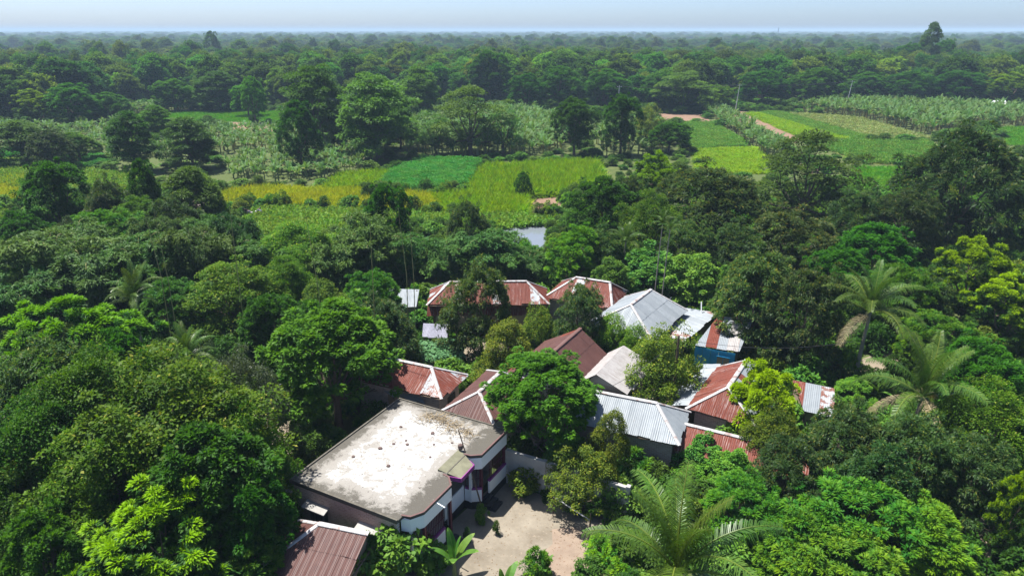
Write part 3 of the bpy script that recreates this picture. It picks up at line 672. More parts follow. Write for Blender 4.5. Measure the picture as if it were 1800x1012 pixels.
order = np.argsort(np.hypot(near_f[:, 0], near_f[:, 1])+np.where((uf < -60) | (uf > 1860), 1e5, 0)); near_f = near_f[order]; uf = uf[order]
FN = 290; tints = [(1.1, 1.1, 1.1), (.8, .95, .98), (1.4, 1.3, 1.0), (1.0, 1.15, .95), (1.2, 1.4, 1.0), (.7, .8, .75)]
def reg(u): return 'left' if u < 500 else ('centre' if u < 1180 else 'right')
for i in range(min(FN, len(near_f))):
    p = near_f[i]; h = random.choice((9, 10.5, 11.5, 12.5, 13.5, 15, 16.5)); r = h*random.uniform(.38, .60); rg = reg(uf[i])
    ti = random.randrange(6); look = ('tall ' if h > 13 else 'low ' if h < 11 else '')+('mid green', 'dark blue green', 'yellowish green', 'grass green', 'bright green', 'very dark')[ti]
    tree('forest', tuple(p), r, h, look+' forest tree in the wood behind the '+{'left': 'left fields', 'centre': 'central banana plots', 'right': 'utility poles'}[rg],
         group='forest trees behind the fields, '+{'left': 'left wood', 'centre': 'central wood', 'right': 'right wood'}[rg], tint=tints[ti])
FM = []
for i in range(5):
    FM.append(join_meshes('forest_whole%d' % i, [(T['forest'][i][0], Matrix.Identity(4))], T['forest'][i][0].materials[0]))
mp, ms = [near_f[FN:]], [np.stack([(q := RNG.uniform(1.0, 1.8, len(near_f)-FN)), q, RNG.uniform(1.0, 1.9, len(near_f)-FN)], 1)]
for d0, d1, sp, sx, sz, um in ((420, 900, 12.5, 1.7, 1.45, 160), (900, 2200, 21, 2.5, 1.5, 120), (2200, 5000, 48, 4.6, 1.55, 100), (5000, 11000, 110, 10, 1.7, 80)):
    q, _, _ = forest_pts(d0, d1, sp, um); n = len(q); a = sx*RNG.uniform(.75, 1.2, n); mp.append(q); ms.append(np.stack([a, a, sz*RNG.uniform(.5, 1.0, n)**1.0*(1+.35*(RNG.random(n) < .12))*1.12], 1))
mp = np.concatenate(mp); ms = np.concatenate(ms); print('forest mass', len(mp))
scatter('distant_forest', mp, ms, FM, 'far forest of dark green crowns fading to blue at the horizon', 'forest')
# ------------------------------------------------------------------ tin roofs, sheet by sheet
def sheets_on(parent, poly, mats, sheet_w=.82, pitch=.12, amp=.011, rows=1, name='roof_sheet', seed=0, lift=0.0):
    """covers a convex planar slope (first edge = eave) with single corrugated sheets"""
    rng = random.Random(seed); P3 = [Vector(p) for p in poly]; O = P3[0]; S = (P3[1]-P3[0]).normalized()
    up = P3[-1]-P3[0]; Tt = (up-S*up.dot(S)).normalized(); Nn = S.cross(Tt)
    if Nn.z < 0: Nn = -Nn
    p2 = [((p-O).dot(S), (p-O).dot(Tt)) for p in P3]; smin = min(p[0] for p in p2); smax = max(p[0] for p in p2)
    def trange(s):
        ts = []
        for i in range(len(p2)):
            (a, ta), (b, tb) = p2[i], p2[(i+1) % len(p2)]
            if abs(a-b) < 1e-9:
                if abs(s-a) < 1e-6: ts += [ta, tb]
            elif min(a, b)-1e-9 <= s <= max(a, b)+1e-9: ts.append(ta+(tb-ta)*(s-a)/(b-a))
        return (min(ts), max(ts)) if ts else (0, 0)
    tmax = max(p[1] for p in p2); n = max(1, round((smax-smin)/sheet_w)); w = (smax-smin)/n; out = []
    for i in range(n):
        for r in range(rows):
            s0 = smin+i*w-.03; s1 = smin+(i+1)*w+.03; k = 28; V, UV = [], []; lf = .008*(i % 2)+.012*r+rng.uniform(0, .006)+lift; over = rng.uniform(-.11, .07) if r == 0 else 0; warp = rng.uniform(-.012, .035); skew = rng.uniform(-.03, .03)
            ra, rb = (0, tmax) if rows == 1 else ((0, tmax*.52+.12) if r == 0 else (tmax*.52, tmax))
            cols = 0
            for j in range(k+1):
                s = min(max(s0+(s1-s0)*j/k, smin+1e-4), smax-1e-4); a, b = trange(s)
                a2 = max(a, ra)+(over if a <= ra+.01 or r == 0 else 0); b2 = min(b, rb)
                if b2-a2 < .01: b2 = a2+.01
                off = Nn*(amp*math.cos(2*math.pi*s/pitch)+lf)
                for tq, e_ in ((a2, 1), (b2, 0)): V.append(O+S*s+Tt*(tq+e_*skew*(j/k-.5)*2)+off+Nn*(warp*e_*(.5+.5*math.sin(j*.35+i)))); UV.append((s, tq))
                cols += 1
            if max((V[2*j+1]-V[2*j]).length for j in range(cols)) < .12: continue
            F = [[2*j, 2*j+2, 2*j+3, 2*j+1] for j in range(cols-1)]
            m = mats[rng.choices(range(len(mats)), [x[1] for x in mats])[0]][0] if isinstance(mats, list) else mats(i/n+.5/n, r)
            out.append(link(name, mesh_np(name, V, F, M[m], uv=UV), parent))
    return out
def cap(parent, a, b, mat='cap', r=.115, name='ridge_cap'):
    a = Vector(a); b = Vector(b); d = (b-a).normalized(); side = d.cross(Vector((0, 0, 1))).normalized(); up = side.cross(d)
    V, F = [], []
    for p in (a-d*.05, b+d*.05):
        for ang in (0, 30, 65, 90, 115, 150, 180):
            t = R(ang); V.append(p+side*(math.cos(t)*r*1.25)+up*(math.sin(t)*r*.55-.02))
    V2 = [v-up*.012 for v in V]; n = 14
    for j in range(6): F += [[j, j+1, j+8, j+7], [n+j+7, n+j+8, n+j+1, n+j]]
    F += [[0, 7, n+7, n], [6, n+6, n+13, 13]]
    return link(name, mesh_np(name, V+V2, F, M[mat]), parent)
def wall_mesh(name, poly, z0, z1, mat, th=.18):
    """closed ring of walls round a plan polygon with uv in metres"""
    V, F, UV = [], [], []; n = len(poly); s = 0
    cx = sum(p[0] for p in poly)/n; cy_ = sum(p[1] for p in poly)/n
    for i in range(n):
        a = Vector(poly[i]); b = Vector(poly[(i+1) % n]); L_ = (b-a).length; k = len(V)
        ia = a+(Vector((cx, cy_))-a).normalized()*th*1.4; ib = b+(Vector((cx, cy_))-b).normalized()*th*1.4
        V += [(a.x, a.y, z0), (b.x, b.y, z0), (b.x, b.y, z1), (a.x, a.y, z1), (ia.x, ia.y, z0), (ib.x, ib.y, z0), (ib.x, ib.y, z1), (ia.x, ia.y, z1)]
        UV += [(s, z0), (s+L_, z0), (s+L_, z1), (s, z1)]*2
        F += [[k, k+1, k+2, k+3], [k+7, k+6, k+5, k+4], [k+3, k+2, k+6, k+7]]; s += L_
    return mesh_np(name, V, F, mat, uv=UV)
def opening(parent, a, b, s, w, z0, z1, out, mat='dark', name='window', frame='wood', leafs=2, prt=None):
    """framed window or door set proud on the wall face a-b, centred s metres from a"""
    a = Vector((a[0], a[1], 0)); b = Vector((b[0], b[1], 0)); d = (b-a).normalized(); n = Vector((out[0], out[1], 0)).normalized()
    def bx(s0, s1, za, zb, dp0, dp1):
        q = [a+d*s0+n*dp0, a+d*s1+n*dp0, a+d*s1+n*dp1, a+d*s0+n*dp1]; mb = MB()
        mb.add([(p.x, p.y, za) for p in q]+[(p.x, p.y, zb) for p in q], [[0,1,2,3][::-1], [4,5,6,7], [0,1,5,4], [1,2,6,5], [2,3,7,6], [3,0,4,7]]); return mb
    o = bx(s-w/2, s+w/2, z0, z1, -.05, .02).build(name, M[mat], parent)
    fr = MB()
    for q in (bx(s-w/2-.05, s-w/2+.01, z0-.03, z1+.05, 0, .05), bx(s+w/2-.01, s+w/2+.05, z0-.03, z1+.05, 0, .05), bx(s-w/2+.011, s+w/2-.011, z1-.01, z1+.05, 0, .049), bx(s-w/2+.011, s+w/2-.011, z0-.03, z0+.01, 0, .049)): fr.add(q.v, q.f)
    for k in range(1, leafs): x = s-w/2+w*k/leafs; q = bx(x-.02, x+.02, z0+.011, z1-.011, .01, .04); fr.add(q.v, q.f)
    fr.build('frame', M[frame], o)
    return o
def tin_house(name, label, A, B, zr, ze, wl, wr, ha, hb, mats, wall='brick', capm='cap', rows=1, inset=.45, seed=0, wallz=None, caps=True, side_mats=None, doors=()):
    a = P(*A, zr); b = P(*B, zr); d = (b-a).normalized(); n = Vector((-d.y, d.x, 0)); o = empty(name, ((a.x+b.x)/2, (a.y+b.y)/2, 0)); tag(o, label, 'house')
    off = Vector((o.location.x, o.location.y, 0)); a -= off; b -= off
    dz = Vector((0, 0, ze-zr)); c = [a-d*ha+n*wl+dz, b+d*hb+n*wl+dz, b+d*hb-n*wr+dz, a-d*ha-n*wr+dz]      # Aleft Bleft Bright Aright
    hipA = ha > .5; hipB = hb > .5
    ra = a if hipA else a-d*ha; rb = b if hipB else b+d*hb
    mm = side_mats or {}
    sheets_on(o, [c[3], c[2], rb, ra], mm.get('R', mats), rows=rows, seed=seed)
    sheets_on(o, [c[1], c[0], ra, rb], mm.get('L', mats), rows=rows, seed=seed+1)
    if hipA: sheets_on(o, [c[0], c[3], ra], mm.get('A', mats), seed=seed+2)
    if hipB: sheets_on(o, [c[2], c[1], rb], mm.get('B', mats), seed=seed+3)
    if caps:
        u = Vector((0, 0, .03)); cap(o, ra+u, rb+u, capm)
        if hipA: cap(o, ra+u, c[0]+u, capm, .09, 'hip_cap'); cap(o, ra+u, c[3]+u, capm, .09, 'hip_cap')
        if hipB: cap(o, rb+u, c[1]+u, capm, .09, 'hip_cap'); cap(o, rb+u, c[2]+u, capm, .09, 'hip_cap')
    def ins(p, sd, sn): q = p+d*sd+n*sn; return (q.x, q.y)
    w = [ins(c[0], inset, -inset), ins(c[1], -inset, -inset), ins(c[2], -inset, inset), ins(c[3], inset, inset)]
    wz = wallz or ze+.05
    link('wall', wall_mesh('wall', w[::-1], 0, wz, M[wall]), o)
    if not hipA or not hipB:
        g = MB()
        for hip, k0, k1, rr, dd in ((hipA, 0, 3, ra, d), (hipB, 1, 2, rb, -d)):
            if hip: continue
            p0 = Vector((*w[k0], wz-.02)); p1 = Vector((*w[k1], wz-.02)); tp = Vector((rr.x, rr.y, zr-.12))+dd*inset
            g.add([p0, p1, tp, p0+dd*.1, p1+dd*.1, tp+dd*.1], [[0, 1, 2], [5, 4, 3], [0, 2, 5, 3], [2, 1, 4, 5], [1, 0, 3, 4]])
        g.build('gable', M[wall], o)
    # eave beams (rafter ends) under the overhang
    bm = MB()
    for i in range(4):
        p, q = c[i]-Vector((0, 0, .10)), c[(i+1) % 4]-Vector((0, 0, .10)); ctr = (c[0]+c[2])/2; p = p.lerp(ctr, .03); q = q.lerp(ctr, .03); bm.tube([p, q], .05, 4)
    bm.build('eave_beam', M['wood'], o)
    for (i, s, ww, z0, z1, nm) in doors:       # wall i: 0 = B..A left side, 1 = A end, 2 = right side, 3 = B end
        pa, pb = ((w[1], w[0]), (w[0], w[3]), (w[3], w[2]), (w[2], w[1]))[i]; outn = (n, -d, -n, d)[i]
        opening(o, pa, pb, s, ww, z0, z1, outn, 'shutter', nm)
    excl([(c[i]+off) for i in range(4)])
    return o
def lean_to(name, label, quad, mats, wall='mud', seed=0, low=(0, 1), walls=True, rows=1):
    """single pitch roof over posts; quad = eave0, eave1, top1, top0 (world points)"""
    q = [Vector(p) for p in quad]; ctr = sum(q, Vector())/4; o = empty(name, (ctr.x, ctr.y, 0)); off = Vector((ctr.x, ctr.y, 0)); q = [p-off for p in q]
    tag(o, label, 'shed'); sheets_on(o, q, mats, seed=seed, rows=rows)
    c2 = Vector((0, 0, 0))
    w = [(p.x*.86, p.y*.86) for p in q]
    if walls:
        area = sum(w[i][0]*w[(i+1) % 4][1]-w[(i+1) % 4][0]*w[i][1] for i in range(4)); ww = w if area < 0 else w[::-1]
        link('wall', wall_mesh('wall', ww[::-1], 0, min(p.z for p in q)-.05, M[wall], .1), o)
    for p, z in zip(w, (p.z for p in q)): MB().tube([(p[0], p[1], -.1), (p[0], p[1], z-.06)], .06, 6).build('post', M['wood'], o)
    excl([p+off for p in q]); return o

rust = [('rust', .8), ('brown', .2)]
tin_house('tin_roofed_house', 'rust red tin roofed house in front of the flat roofed brick house', (561, 920), (640, 936), 3.5, 2.5, 1.0, 2.4, 1.8, .2, [('brown', 1)], 'mud', rows=2, seed=1, inset=.3)
tin_house('tin_roofed_house', 'red tin house with white ridge lines behind the round dark tree', (650, 622), (758, 645), 4.0, 3.0, 1.7, 1.9, .4, 1.8, [('rust', .9), ('patchy', .1)], 'brick', seed=2, side_mats={'L': [('rust', .55), ('old', .45)]}, doors=((3, 1.6, .9, .2, 2.1, 'door'),))
tin_house('tin_roofed_house', 'dark brown hipped tin house right behind the flat roof', (842, 688), (880, 653), 4.0, 3.0, 1.8, 1.8, 1.5, 1.5, [('brown', 1)], 'brick', seed=3)
tin_house('tin_roofed_house', 'large dark brown gabled tin house in the middle of the village', (950, 637), (1018, 579), 4.6, 2.9, 2.9, 2.4, .2, .2, [('brown', .9), ('rust', .1)], 'brick', 'cap_dark', rows=2, seed=4)
tin_house('tin_roofed_shed', 'small shed with pale weathered gabled sheets in the village middle', (1050, 656), (1095, 609), 3.9, 3.0, 1.2, 2.2, .2, .2, [('old', 1)], 'brick', caps=False, seed=5)
tin_house('tin_roofed_house', 'long shiny grey tin house with brick wall facing the coconut palm', (1030, 684), (1154, 708), 4.2, 3.0, 1.8, 2.1, .3, 1.8, [('galv', 1)], 'brick2', seed=6, rows=1, doors=((2, 1.2, .8, .2, 2.1, 'door'),))
tin_house('tin_roofed_house', 'long red hipped tin house with white ridge lines at the back', (791, 495), (925, 494), 4.6, 3.2, 1.9, 1.9, 1.9, 1.9, [('rust', .85), ('patchy', .15)], 'rust', seed=8, doors=((2, 2.0, .9, .2, 2.1, 'door'),))
tin_house('tin_roofed_house', 'red hipped tin house left of the big grey tin roof', (1013, 487), (1072, 496), 4.6, 3.1, 2.4, 2.2, 2.2, 1.0, [('rust', .85), ('patchy', .15)], 'brick', seed=9)
tin_house('tin_roofed_house', 'big pale grey hipped tin house with white ridges below the vine thicket', (1109, 535), (1144, 509), 4.8, 3.2, 2.8, 2.9, 2.2, 1.2, [('galv', 1)], 'brick2', rows=2, seed=10)
tin_house('tin_roofed_house', 'red tin house with white ridge beside the bright yellow green tree', (1280, 680), (1312, 633), 4.3, 3.0, 2.0, 2.4, 1.7, .6, [('rust', 1)], 'brick', seed=12, side_mats={'R': [('rust', .6), ('galv', .4)]}, doors=((1, 2.6, .8, .2, 2.0, 'door'),))
tin_house('tin_roofed_shed', 'long low rust red roof running below the bright yellow green tree', (1205, 745), (1420, 797), 3.0, 2.2, 1.0, 1.8, .2, .2, [('rust', 1)], 'mud', seed=14)
lean_to('lean_to_shed', 'lean to with grey sheets and rusty edges beside the big grey roof', [P(1202, 601, 2.5), P(1262, 549, 2.5), P(1198, 541, 2.8), P(1151, 584, 2.8)], lambda f, r: 'patchy' if f < .2 or f > .9 else 'galv', seed=21)
lean_to('lean_to_shed', 'white tin lean to on the side of the red tin house', [P(1171, 712, 2.4), P(1229, 640, 2.4), P(1268, 640, 2.95), P(1212, 712, 2.95)], [('galv', 1)], seed=22)
lean_to('lean_to_shed', 'small shed of rusty and grey sheets next to green vine mound', [P(1413, 722, 2.3), P(1467, 733, 2.3), P(1467, 682, 2.8), P(1391, 667, 2.8)], lambda f, r: 'rust' if f < .3 else ('patchy' if f > .8 else 'galv'), seed=23)
lean_to('lean_to_shed', 'low white tin strip in front of the red tin house', [P(690, 694, 2.2), P(750, 712, 2.2), P(742, 700, 2.5), P(660, 676, 2.5)], [('galv', 1)], seed=24)
lean_to('lean_to_shed', 'small white tin shed left of the long red roof', [P(668, 540, 2.4), P(732, 540, 2.4), P(737, 508, 3.3), P(685, 507, 3.3)], [('galv', 1)], seed=25)
lean_to('lean_to_shed', 'rust red sheet skirt below the long red hipped roof', [P(750, 554, 2.2), P(955, 552, 2.2), P(966, 533, 3.0), P(752, 535, 3.0)], [('rust', 1)], seed=26)
tarp = lean_to('tarp_shed', 'small shed under a crumpled grey tarp near the gourd trellis', [P(742, 592, 1.9), P(786, 594, 1.9), P(790, 570, 2.4), P(744, 568, 2.4)], [('old', 1)], seed=27, walls=False)
for ch in tarp.children:
    if ch.name.startswith('roof_sheet'): ch.data.materials[0] = M['tarp']; ch.name = 'tarp_sheet'
lean_to('lean_to_shed', 'pale patched lean to roof under the mango tree beside the blue wall', [P(1222, 606, 2.7), P(1300, 618, 2.7), P(1325, 560, 3.0), P(1262, 556, 3.0)], [('galv', .6), ('rust', .25), ('old', .15)], seed=28, walls=False)
# blue painted tin wall under that roof
bw = empty('blue_tin_wall', tuple(P(1255, 640, 0))); tag(bw, 'bright blue painted tin wall below the patched lean to roof', 'wall')
pa = P(1222, 608, 2.6); pb = P(1293, 621, 2.6); pa.z = pb.z = 0; dd = (pb-pa).normalized(); L_ = (pb-pa).length
for i in range(5):
    s0 = pa+dd*(L_*i/5); s1 = pa+dd*(L_*(i+1)/5-.015); nrm_ = Vector((dd.y, -dd.x, 0)); V, F = [], []
    for j in range(13):
        q = s0.lerp(s1, j/12)-bw.location+nrm_*(.015*math.cos(j*math.pi)); V += [(q.x, q.y, .1), (q.x, q.y, 2.6)]
    F = [[2*j, 2*j+2, 2*j+3, 2*j+1] for j in range(12)]; link('tin_panel', mesh_np('tin_panel', V, F, M['blue']), bw)
opening(bw, (pa-bw.location)[:2], (pb-bw.location)[:2], L_*.72, .9, 1.2, 2.1, nrm_[:2], 'mud', 'window', 'blue')
excl([pa+Vector((-1, -1, 0)), pb+Vector((1, -1, 0)), pb+Vector((0, 1, 0)), pa+Vector((0, 1, 0))])

# ------------------------------------------------------------------ the brick house with the flat whitewashed roof
def roof_mat():
    t = NT('whitewashed_roof'); co = t.coord(); sx = t.n('ShaderNodeSeparateXYZ'); t.l(co, sx.inputs[0]); x, y = sx.outputs[0], sx.outputs[1]
    n1 = t.noise(co, .55, 7, .62, .3); n2 = t.noise(co, 3.2, 6, .7); n3 = t.noise(co, 14, 4)
    e = t.math('MINIMUM', t.math('MINIMUM', t.math('ADD', x, .2), t.math('SUBTRACT', 7.0, x)), t.math('MINIMUM', t.math('ADD', y, .15), t.math('SUBTRACT', 9.5, y)))
    n4 = t.noise(co, 1.3, 8, .75, .6)
    near = t.ramp(e, 1.5, .0)                                           # mould gathers along the rim where water stands
    st = t.math('ADD', t.math('MULTIPLY', near, .42), t.math('ADD', t.math('MULTIPLY', n4, .75), t.math('ADD', t.math('MULTIPLY', n2, .35), t.math('MULTIPLY', n3, .16))))
    c = t.mix(t.ramp(n2, .3, .7), (.34, .335, .32), (.43, .425, .41))
    c = t.mix(t.math('MULTIPLY', t.ramp(st, .615, .70), .7), c, (.19, .17, .14))
    c = t.mix(t.math('MULTIPLY', t.ramp(st, .80, .93), .85), c, (.060, .054, .042))
    c = t.mix(t.math('MULTIPLY', t.ramp(n3, .60, .68), .55), c, (.16, .15, .13))
    c = t.mix(t.math('MULTIPLY', t.ramp(t.noise(co, 5.5, 3, .5), .66, .70), .8), c, (.07, .06, .05))
    return t.done(t.principled(c, .9, 0, .2, t.bump(n2, .5, .03)))
M['roof'] = roof_mat(); M['coping'] = plain('reddish_coping', (.13, .075, .07), .8, 0, .2, .4, 4); M['mould'] = plain('mouldy_cement', (.115, .105, .085), .95, 0, .1, .6, 3, .3); M['mossy'] = plain('mossy_concrete', (.17, .165, .11), .9, 0, .2, .5, 2, .3)
hs = empty('brick_house', tuple(HO), HA); tag(hs, 'single storey brick house with flat whitewashed roof and white and purple verandah', 'house')
W1 = MB(); BX = 6.5
# walls: brick box with uv
def wall_run(name, a, b, z0, z1, mat, th=.2):
    a = Vector(a); b = Vector(b); d = (b-a).normalized(); n = Vector((-d.y, d.x)); L_ = (b-a).length; p = [a, b, b+n*th, a+n*th]
    V = [(q.x, q.y, z0) for q in p]+[(q.x, q.y, z1) for q in p]; F = [[3,2,1,0],[4,5,6,7],[0,1,5,4],[1,2,6,5],[2,3,7,6],[3,0,4,7]]
    us = [0, L_, L_, 0]; UV = [(u_, z0) for u_ in us]+[(u_, z1) for u_ in us]; return link(name, mesh_np(name, V, F, mat, uv=UV), hs)
wall_run('wall', (0, 0), (BX, 0), 0, 3.34, M['brick']); wall_run('wall', (0, 9.1), (0, .2), 0, 3.34, M['brick']); wall_run('wall', (BX, 9.1), (.2, 9.1), 0, 3.34, M['brick'])
wall_run('wall', (5.2, .2), (5.2, 8.9), .5, 3.34, M['white']).name = 'verandah_wall'
MB().box(5.4, BX, .2, 8.9, .0, .5).build('verandah_floor', M['concrete'], hs)
for y_, nm in ((2.9, 'door'), (6.8, 'door'), (1.3, 'window'), (8.1, 'window'), (5.0, 'window')):
    z0, z1, ww = ((.5, 2.5, .95) if nm == 'door' else (1.3, 2.4, 1.0)); MB().box(5.38, 5.44, y_-ww/2, y_+ww/2, z0, z1).build(nm, M['shutter'], hs)
# roof slab, a raised lip round it and the two verandah bays
slab = [(-.15, -.12), (6.62, -.12), (6.62, .42), (6.98, .45), (7.36, 1.05), (7.40, 3.40), (6.85, 3.95), (6.68, 4.1), (6.68, 6.05), (6.95, 6.02), (7.45, 6.35), (7.55, 9.25), (-.15, 9.25)]
MB().prism(slab, 3.34, 3.5).build('roof_slab', M['roof'], hs)
lip = MB()
lip.box(-.15, 6.62, -.12, -.03, 3.5, 3.56); lip.box(-.15, -.06, -.03, 9.25, 3.5, 3.57); lip.box(-.06, 7.55, 9.16, 9.25, 3.5, 3.56)
lip.build('roof_lip', M['mould'], hs)
def bay(path, name_gap, parts):
    f = MB(); f.band(path, 2.62, 3.336, .12); f.build('fascia', M['white'], hs)
    f = MB(); f.band([(x+.025, y) for x, y in path], 3.501, 3.53, .09); f.build('coping', M['coping'], hs)
    f = MB(); f.band(path, 0, .5, .15); f.build('plinth', M['black'], hs)
b1 = [(6.52, .30), (6.98, .42), (7.36, 1.02), (7.40, 3.40), (6.90, 3.95), (6.52, 4.0)]
b2_ = [(6.52, 5.95), (6.95, 6.0), (7.45, 6.35), (7.52, 9.1)]
bay(b1, None, None); bay(b2_, None, None)
MB().band([(6.52, 4.001), (6.52, 5.949)], 0, .5, .15).build('plinth', M['black'], hs)
MB().band([(6.52, 4.0), (6.52, 5.95)], .5, 1.5, .12).build('low_wall', M['white'], hs)
MB().band([(6.50, 4.0), (6.50, 5.95)], 2.5, 3.34, .12).build('fascia', M['white'], hs)
MB().band([(6.47, 4.1), (6.47, 5.85)], 1.5, 2.5, .02).build('window', M['shutter'], hs)
for x_, y_ in ((6.40, 5.05), (6.9, 3.86), (6.93, 6.03), (7.31, 3.35), (7.42, 9.0), (7.32, 1.06), (6.94, .5), (7.38, 6.42)):
    MB().box(x_-.09, x_+.05, y_-.07, y_+.07, .5, 2.62).build('pillar', M['white' if x_ < 7 else 'grille'], hs)
for pth in ([(6.55, .33), (6.98, .42), (7.36, 1.02), (7.385, 2.72)], [(6.55, 5.97), (6.95, 6.0), (7.44, 6.33)], [(7.47, 7.15), (7.52, 9.05)]):
    MB().band(pth, .502, 1.28, .11).build('balustrade', M['white'], hs)
    MB().band([(x+.02, y) for x, y in pth], 1.281, 1.40, .16).build('rail', M['purple'], hs)
    for (xa, ya), (xb, yb) in zip(pth[:-1], pth[1:]):
        ln = math.hypot(xb-xa, yb-ya); k = max(2, int(ln/.14)); bar = None
        for i in range(k):
            f_ = (i+.5)/k; x_ = xa+(xb-xa)*f_-.05; y_ = ya+(yb-ya)*f_
            if bar is None: bar = MB().box(-.013, .013, -.013, .013, 1.40, 2.62).mesh('grille_bar', M['grille'])
            link('grille_bar', bar, hs, (x_, y_, 0))
        MB().tube([(xa-.05, ya, 2.0), (xb-.05, yb, 2.0)], .018, 4).build('grille_rail', M['grille'], hs)
# entrance canopy with the purple edge
cn = [(6.15, 4.05, 3.62), (6.15, 6.2, 3.62), (7.40, 5.60, 3.30), (7.42, 4.30, 3.30)]
cm_ = MB().add([*cn, *[(x, y, z-.14) for x, y, z in cn]], [[0, 3, 2, 1], [4, 5, 6, 7], [0, 1, 5, 4], [1, 2, 6, 5], [2, 3, 7, 6], [3, 0, 4, 7]])
cm_.build('entrance_canopy', M['mossy'], hs)
MB().band([(6.80, 4.13), (7.46, 4.25), (7.44, 5.64), (7.0, 5.86)][:4], 3.10, 3.34, .05).build('canopy_edge', M['purple'], hs)
# steps up to the two verandah doors
for y0, y1 in ((2.74, 3.36), (6.42, 7.1)):
    for k in range(3):
        MB().box(7.41+.28*k, 7.69+.28*k, y0-.05, y1+.15, .0, .42-.13*k).build('step', M['black'], hs)
# windows with concrete shades in the brick wall towards the camera
for xc, w_, z0, z1 in ((1.55, 1.05, 1.15, 2.35), (5.0, 1.15, .95, 2.30)):
    w_o = MB().box(xc-w_/2, xc+w_/2, -.02, .02, z0, z1).build('window', M['dark'], hs)
    fr = MB()
    for s0, s1, za, zb in ((-w_/2-.05, -w_/2, z0-.05, z1+.05), (w_/2, w_/2+.05, z0-.05, z1+.05), (-w_/2, w_/2, z0-.05, z0), (-w_/2, w_/2, z1, z1+.05), (-.02, .02, z0, z1)): fr.box(xc+s0, xc+s1, -.05, .01, za, zb)
    fr.build('frame', M['shutter'], w_o)
    for q in range(4): MB().box(xc-w_/2+.02+q*w_/4, xc-w_/2+w_/4-.02+q*w_/4, -.06, -.021, z0+.02, z1-.02).build('shutter_panel', M['shutter'], w_o)
    MB().add([(xc-w_/2-.22, -.45, z1+.10), (xc+w_/2+.22, -.45, z1+.10), (xc+w_/2+.22, 0, z1+.26), (xc-w_/2-.22, 0, z1+.26), (xc-w_/2-.22, -.45, z1+.03), (xc+w_/2+.22, -.45, z1+.03), (xc+w_/2+.22, 0, z1+.16), (xc-w_/2-.22, 0, z1+.16)],
             [[0, 1, 2, 3], [7, 6, 5, 4], [0, 4, 5, 1], [1, 5, 6, 2], [3, 7, 4, 0], [2, 6, 7, 3]]).build('window_shade', M['concrete'], hs)
MB().tube([(7.30, 2.05, 3.38), (7.95, 1.95, 3.33)], .03, 7).build('drain_spout', M['white'], hs)
excl([HL(-2.2, -.8), HL(7.6, -.8), HL(8.3, 9.8), HL(-4.5, 9.8)])
# things on and against that roof
M['rubble'] = plain('dark_rubble', (.12, .085, .075), .9, 0, .1, .4, 9)
def lump(name, x, y, z, r, mat, label, cat, seed, group=None, h=.5):
    rng = np.random.default_rng(seed); import bmesh
    bm = bmesh.new(); bmesh.ops.create_icosphere(bm, subdivisions=2, radius=r)
    for v in bm.verts: v.co *= 1+rng.uniform(-.22, .22); v.co.z = max(v.co.z*h, -r*.25)
    me = bpy.data.meshes.new(name); bm.to_mesh(me); bm.free(); me.materials.append(M[mat]); o = link(name, me, None, tuple(HL(x, y, z+r*.24))); return tag(o, label, cat, group)
for i, (x, y) in enumerate(((3.0, 5.6), (3.3, 5.3), (2.2, 4.3), (4.6, 6.0), (1.9, 6.6), (3.9, 6.9), (5.1, 4.9), (2.6, 5.0), (3.6, 3.2), (5.4, 6.6), (1.4, 3.0))):
    lump('rubble_piece', x, y, 3.5, .07+.025*(i % 3), 'rubble', 'small dark lump of rubble lying on the flat whitewashed roof', 'rubble', i, 'rubble pieces on the flat roof')
MB().tube([(0, 0, 0), (0, 0, .1), (0, 0, .26), (0, 0, .30)], [.12, .15, .14, .09], 10).build('clay_pot', M['rubble'], None, loc=tuple(HL(6.25, 6.15, 3.64))); tag(bpy.data.objects['clay_pot'], 'small round pot at the corner of the entrance canopy', 'pot')
rng = np.random.default_rng(5); hp = MB(); C2 = np.array([(2.9, 8.1), (4.6, 7.9), (5.6, 7.6), (3.7, 8.3)])
for i in range(340):
    c_ = C2[rng.integers(0, 4)]+rng.normal(size=2)*np.array([.42, .28]); a = rng.uniform(0, 6.28); l_ = rng.uniform(.15, .55); z = 3.53+abs(rng.normal())*.12
    hp.tube([(c_[0], c_[1], z), (c_[0]+math.cos(a)*l_, c_[1]+math.sin(a)*l_, max(3.52, z+rng.uniform(-.10, .16)))], .012, 3, False)
o = hp.build('dry_vine_heap', M['straw'], None, loc=tuple(HO), rot=(0, 0, HA)); tag(o, 'heap of dry vines and twigs near the far edge of the flat roof', 'twig heap')
tp = HL(6.05, 6.3, 4.7); bt = HL(7.95, 5.75, 0)
o = MB().tube([tuple(bt), tuple(bt.lerp(tp, .5)+Vector((.03, 0, -.04))), tuple(tp)], [.045, .04, .028], 6).build('leaning_pole', M['wood']); tag(o, 'thin brown pole leaning against the flat roof above the courtyard', 'pole')
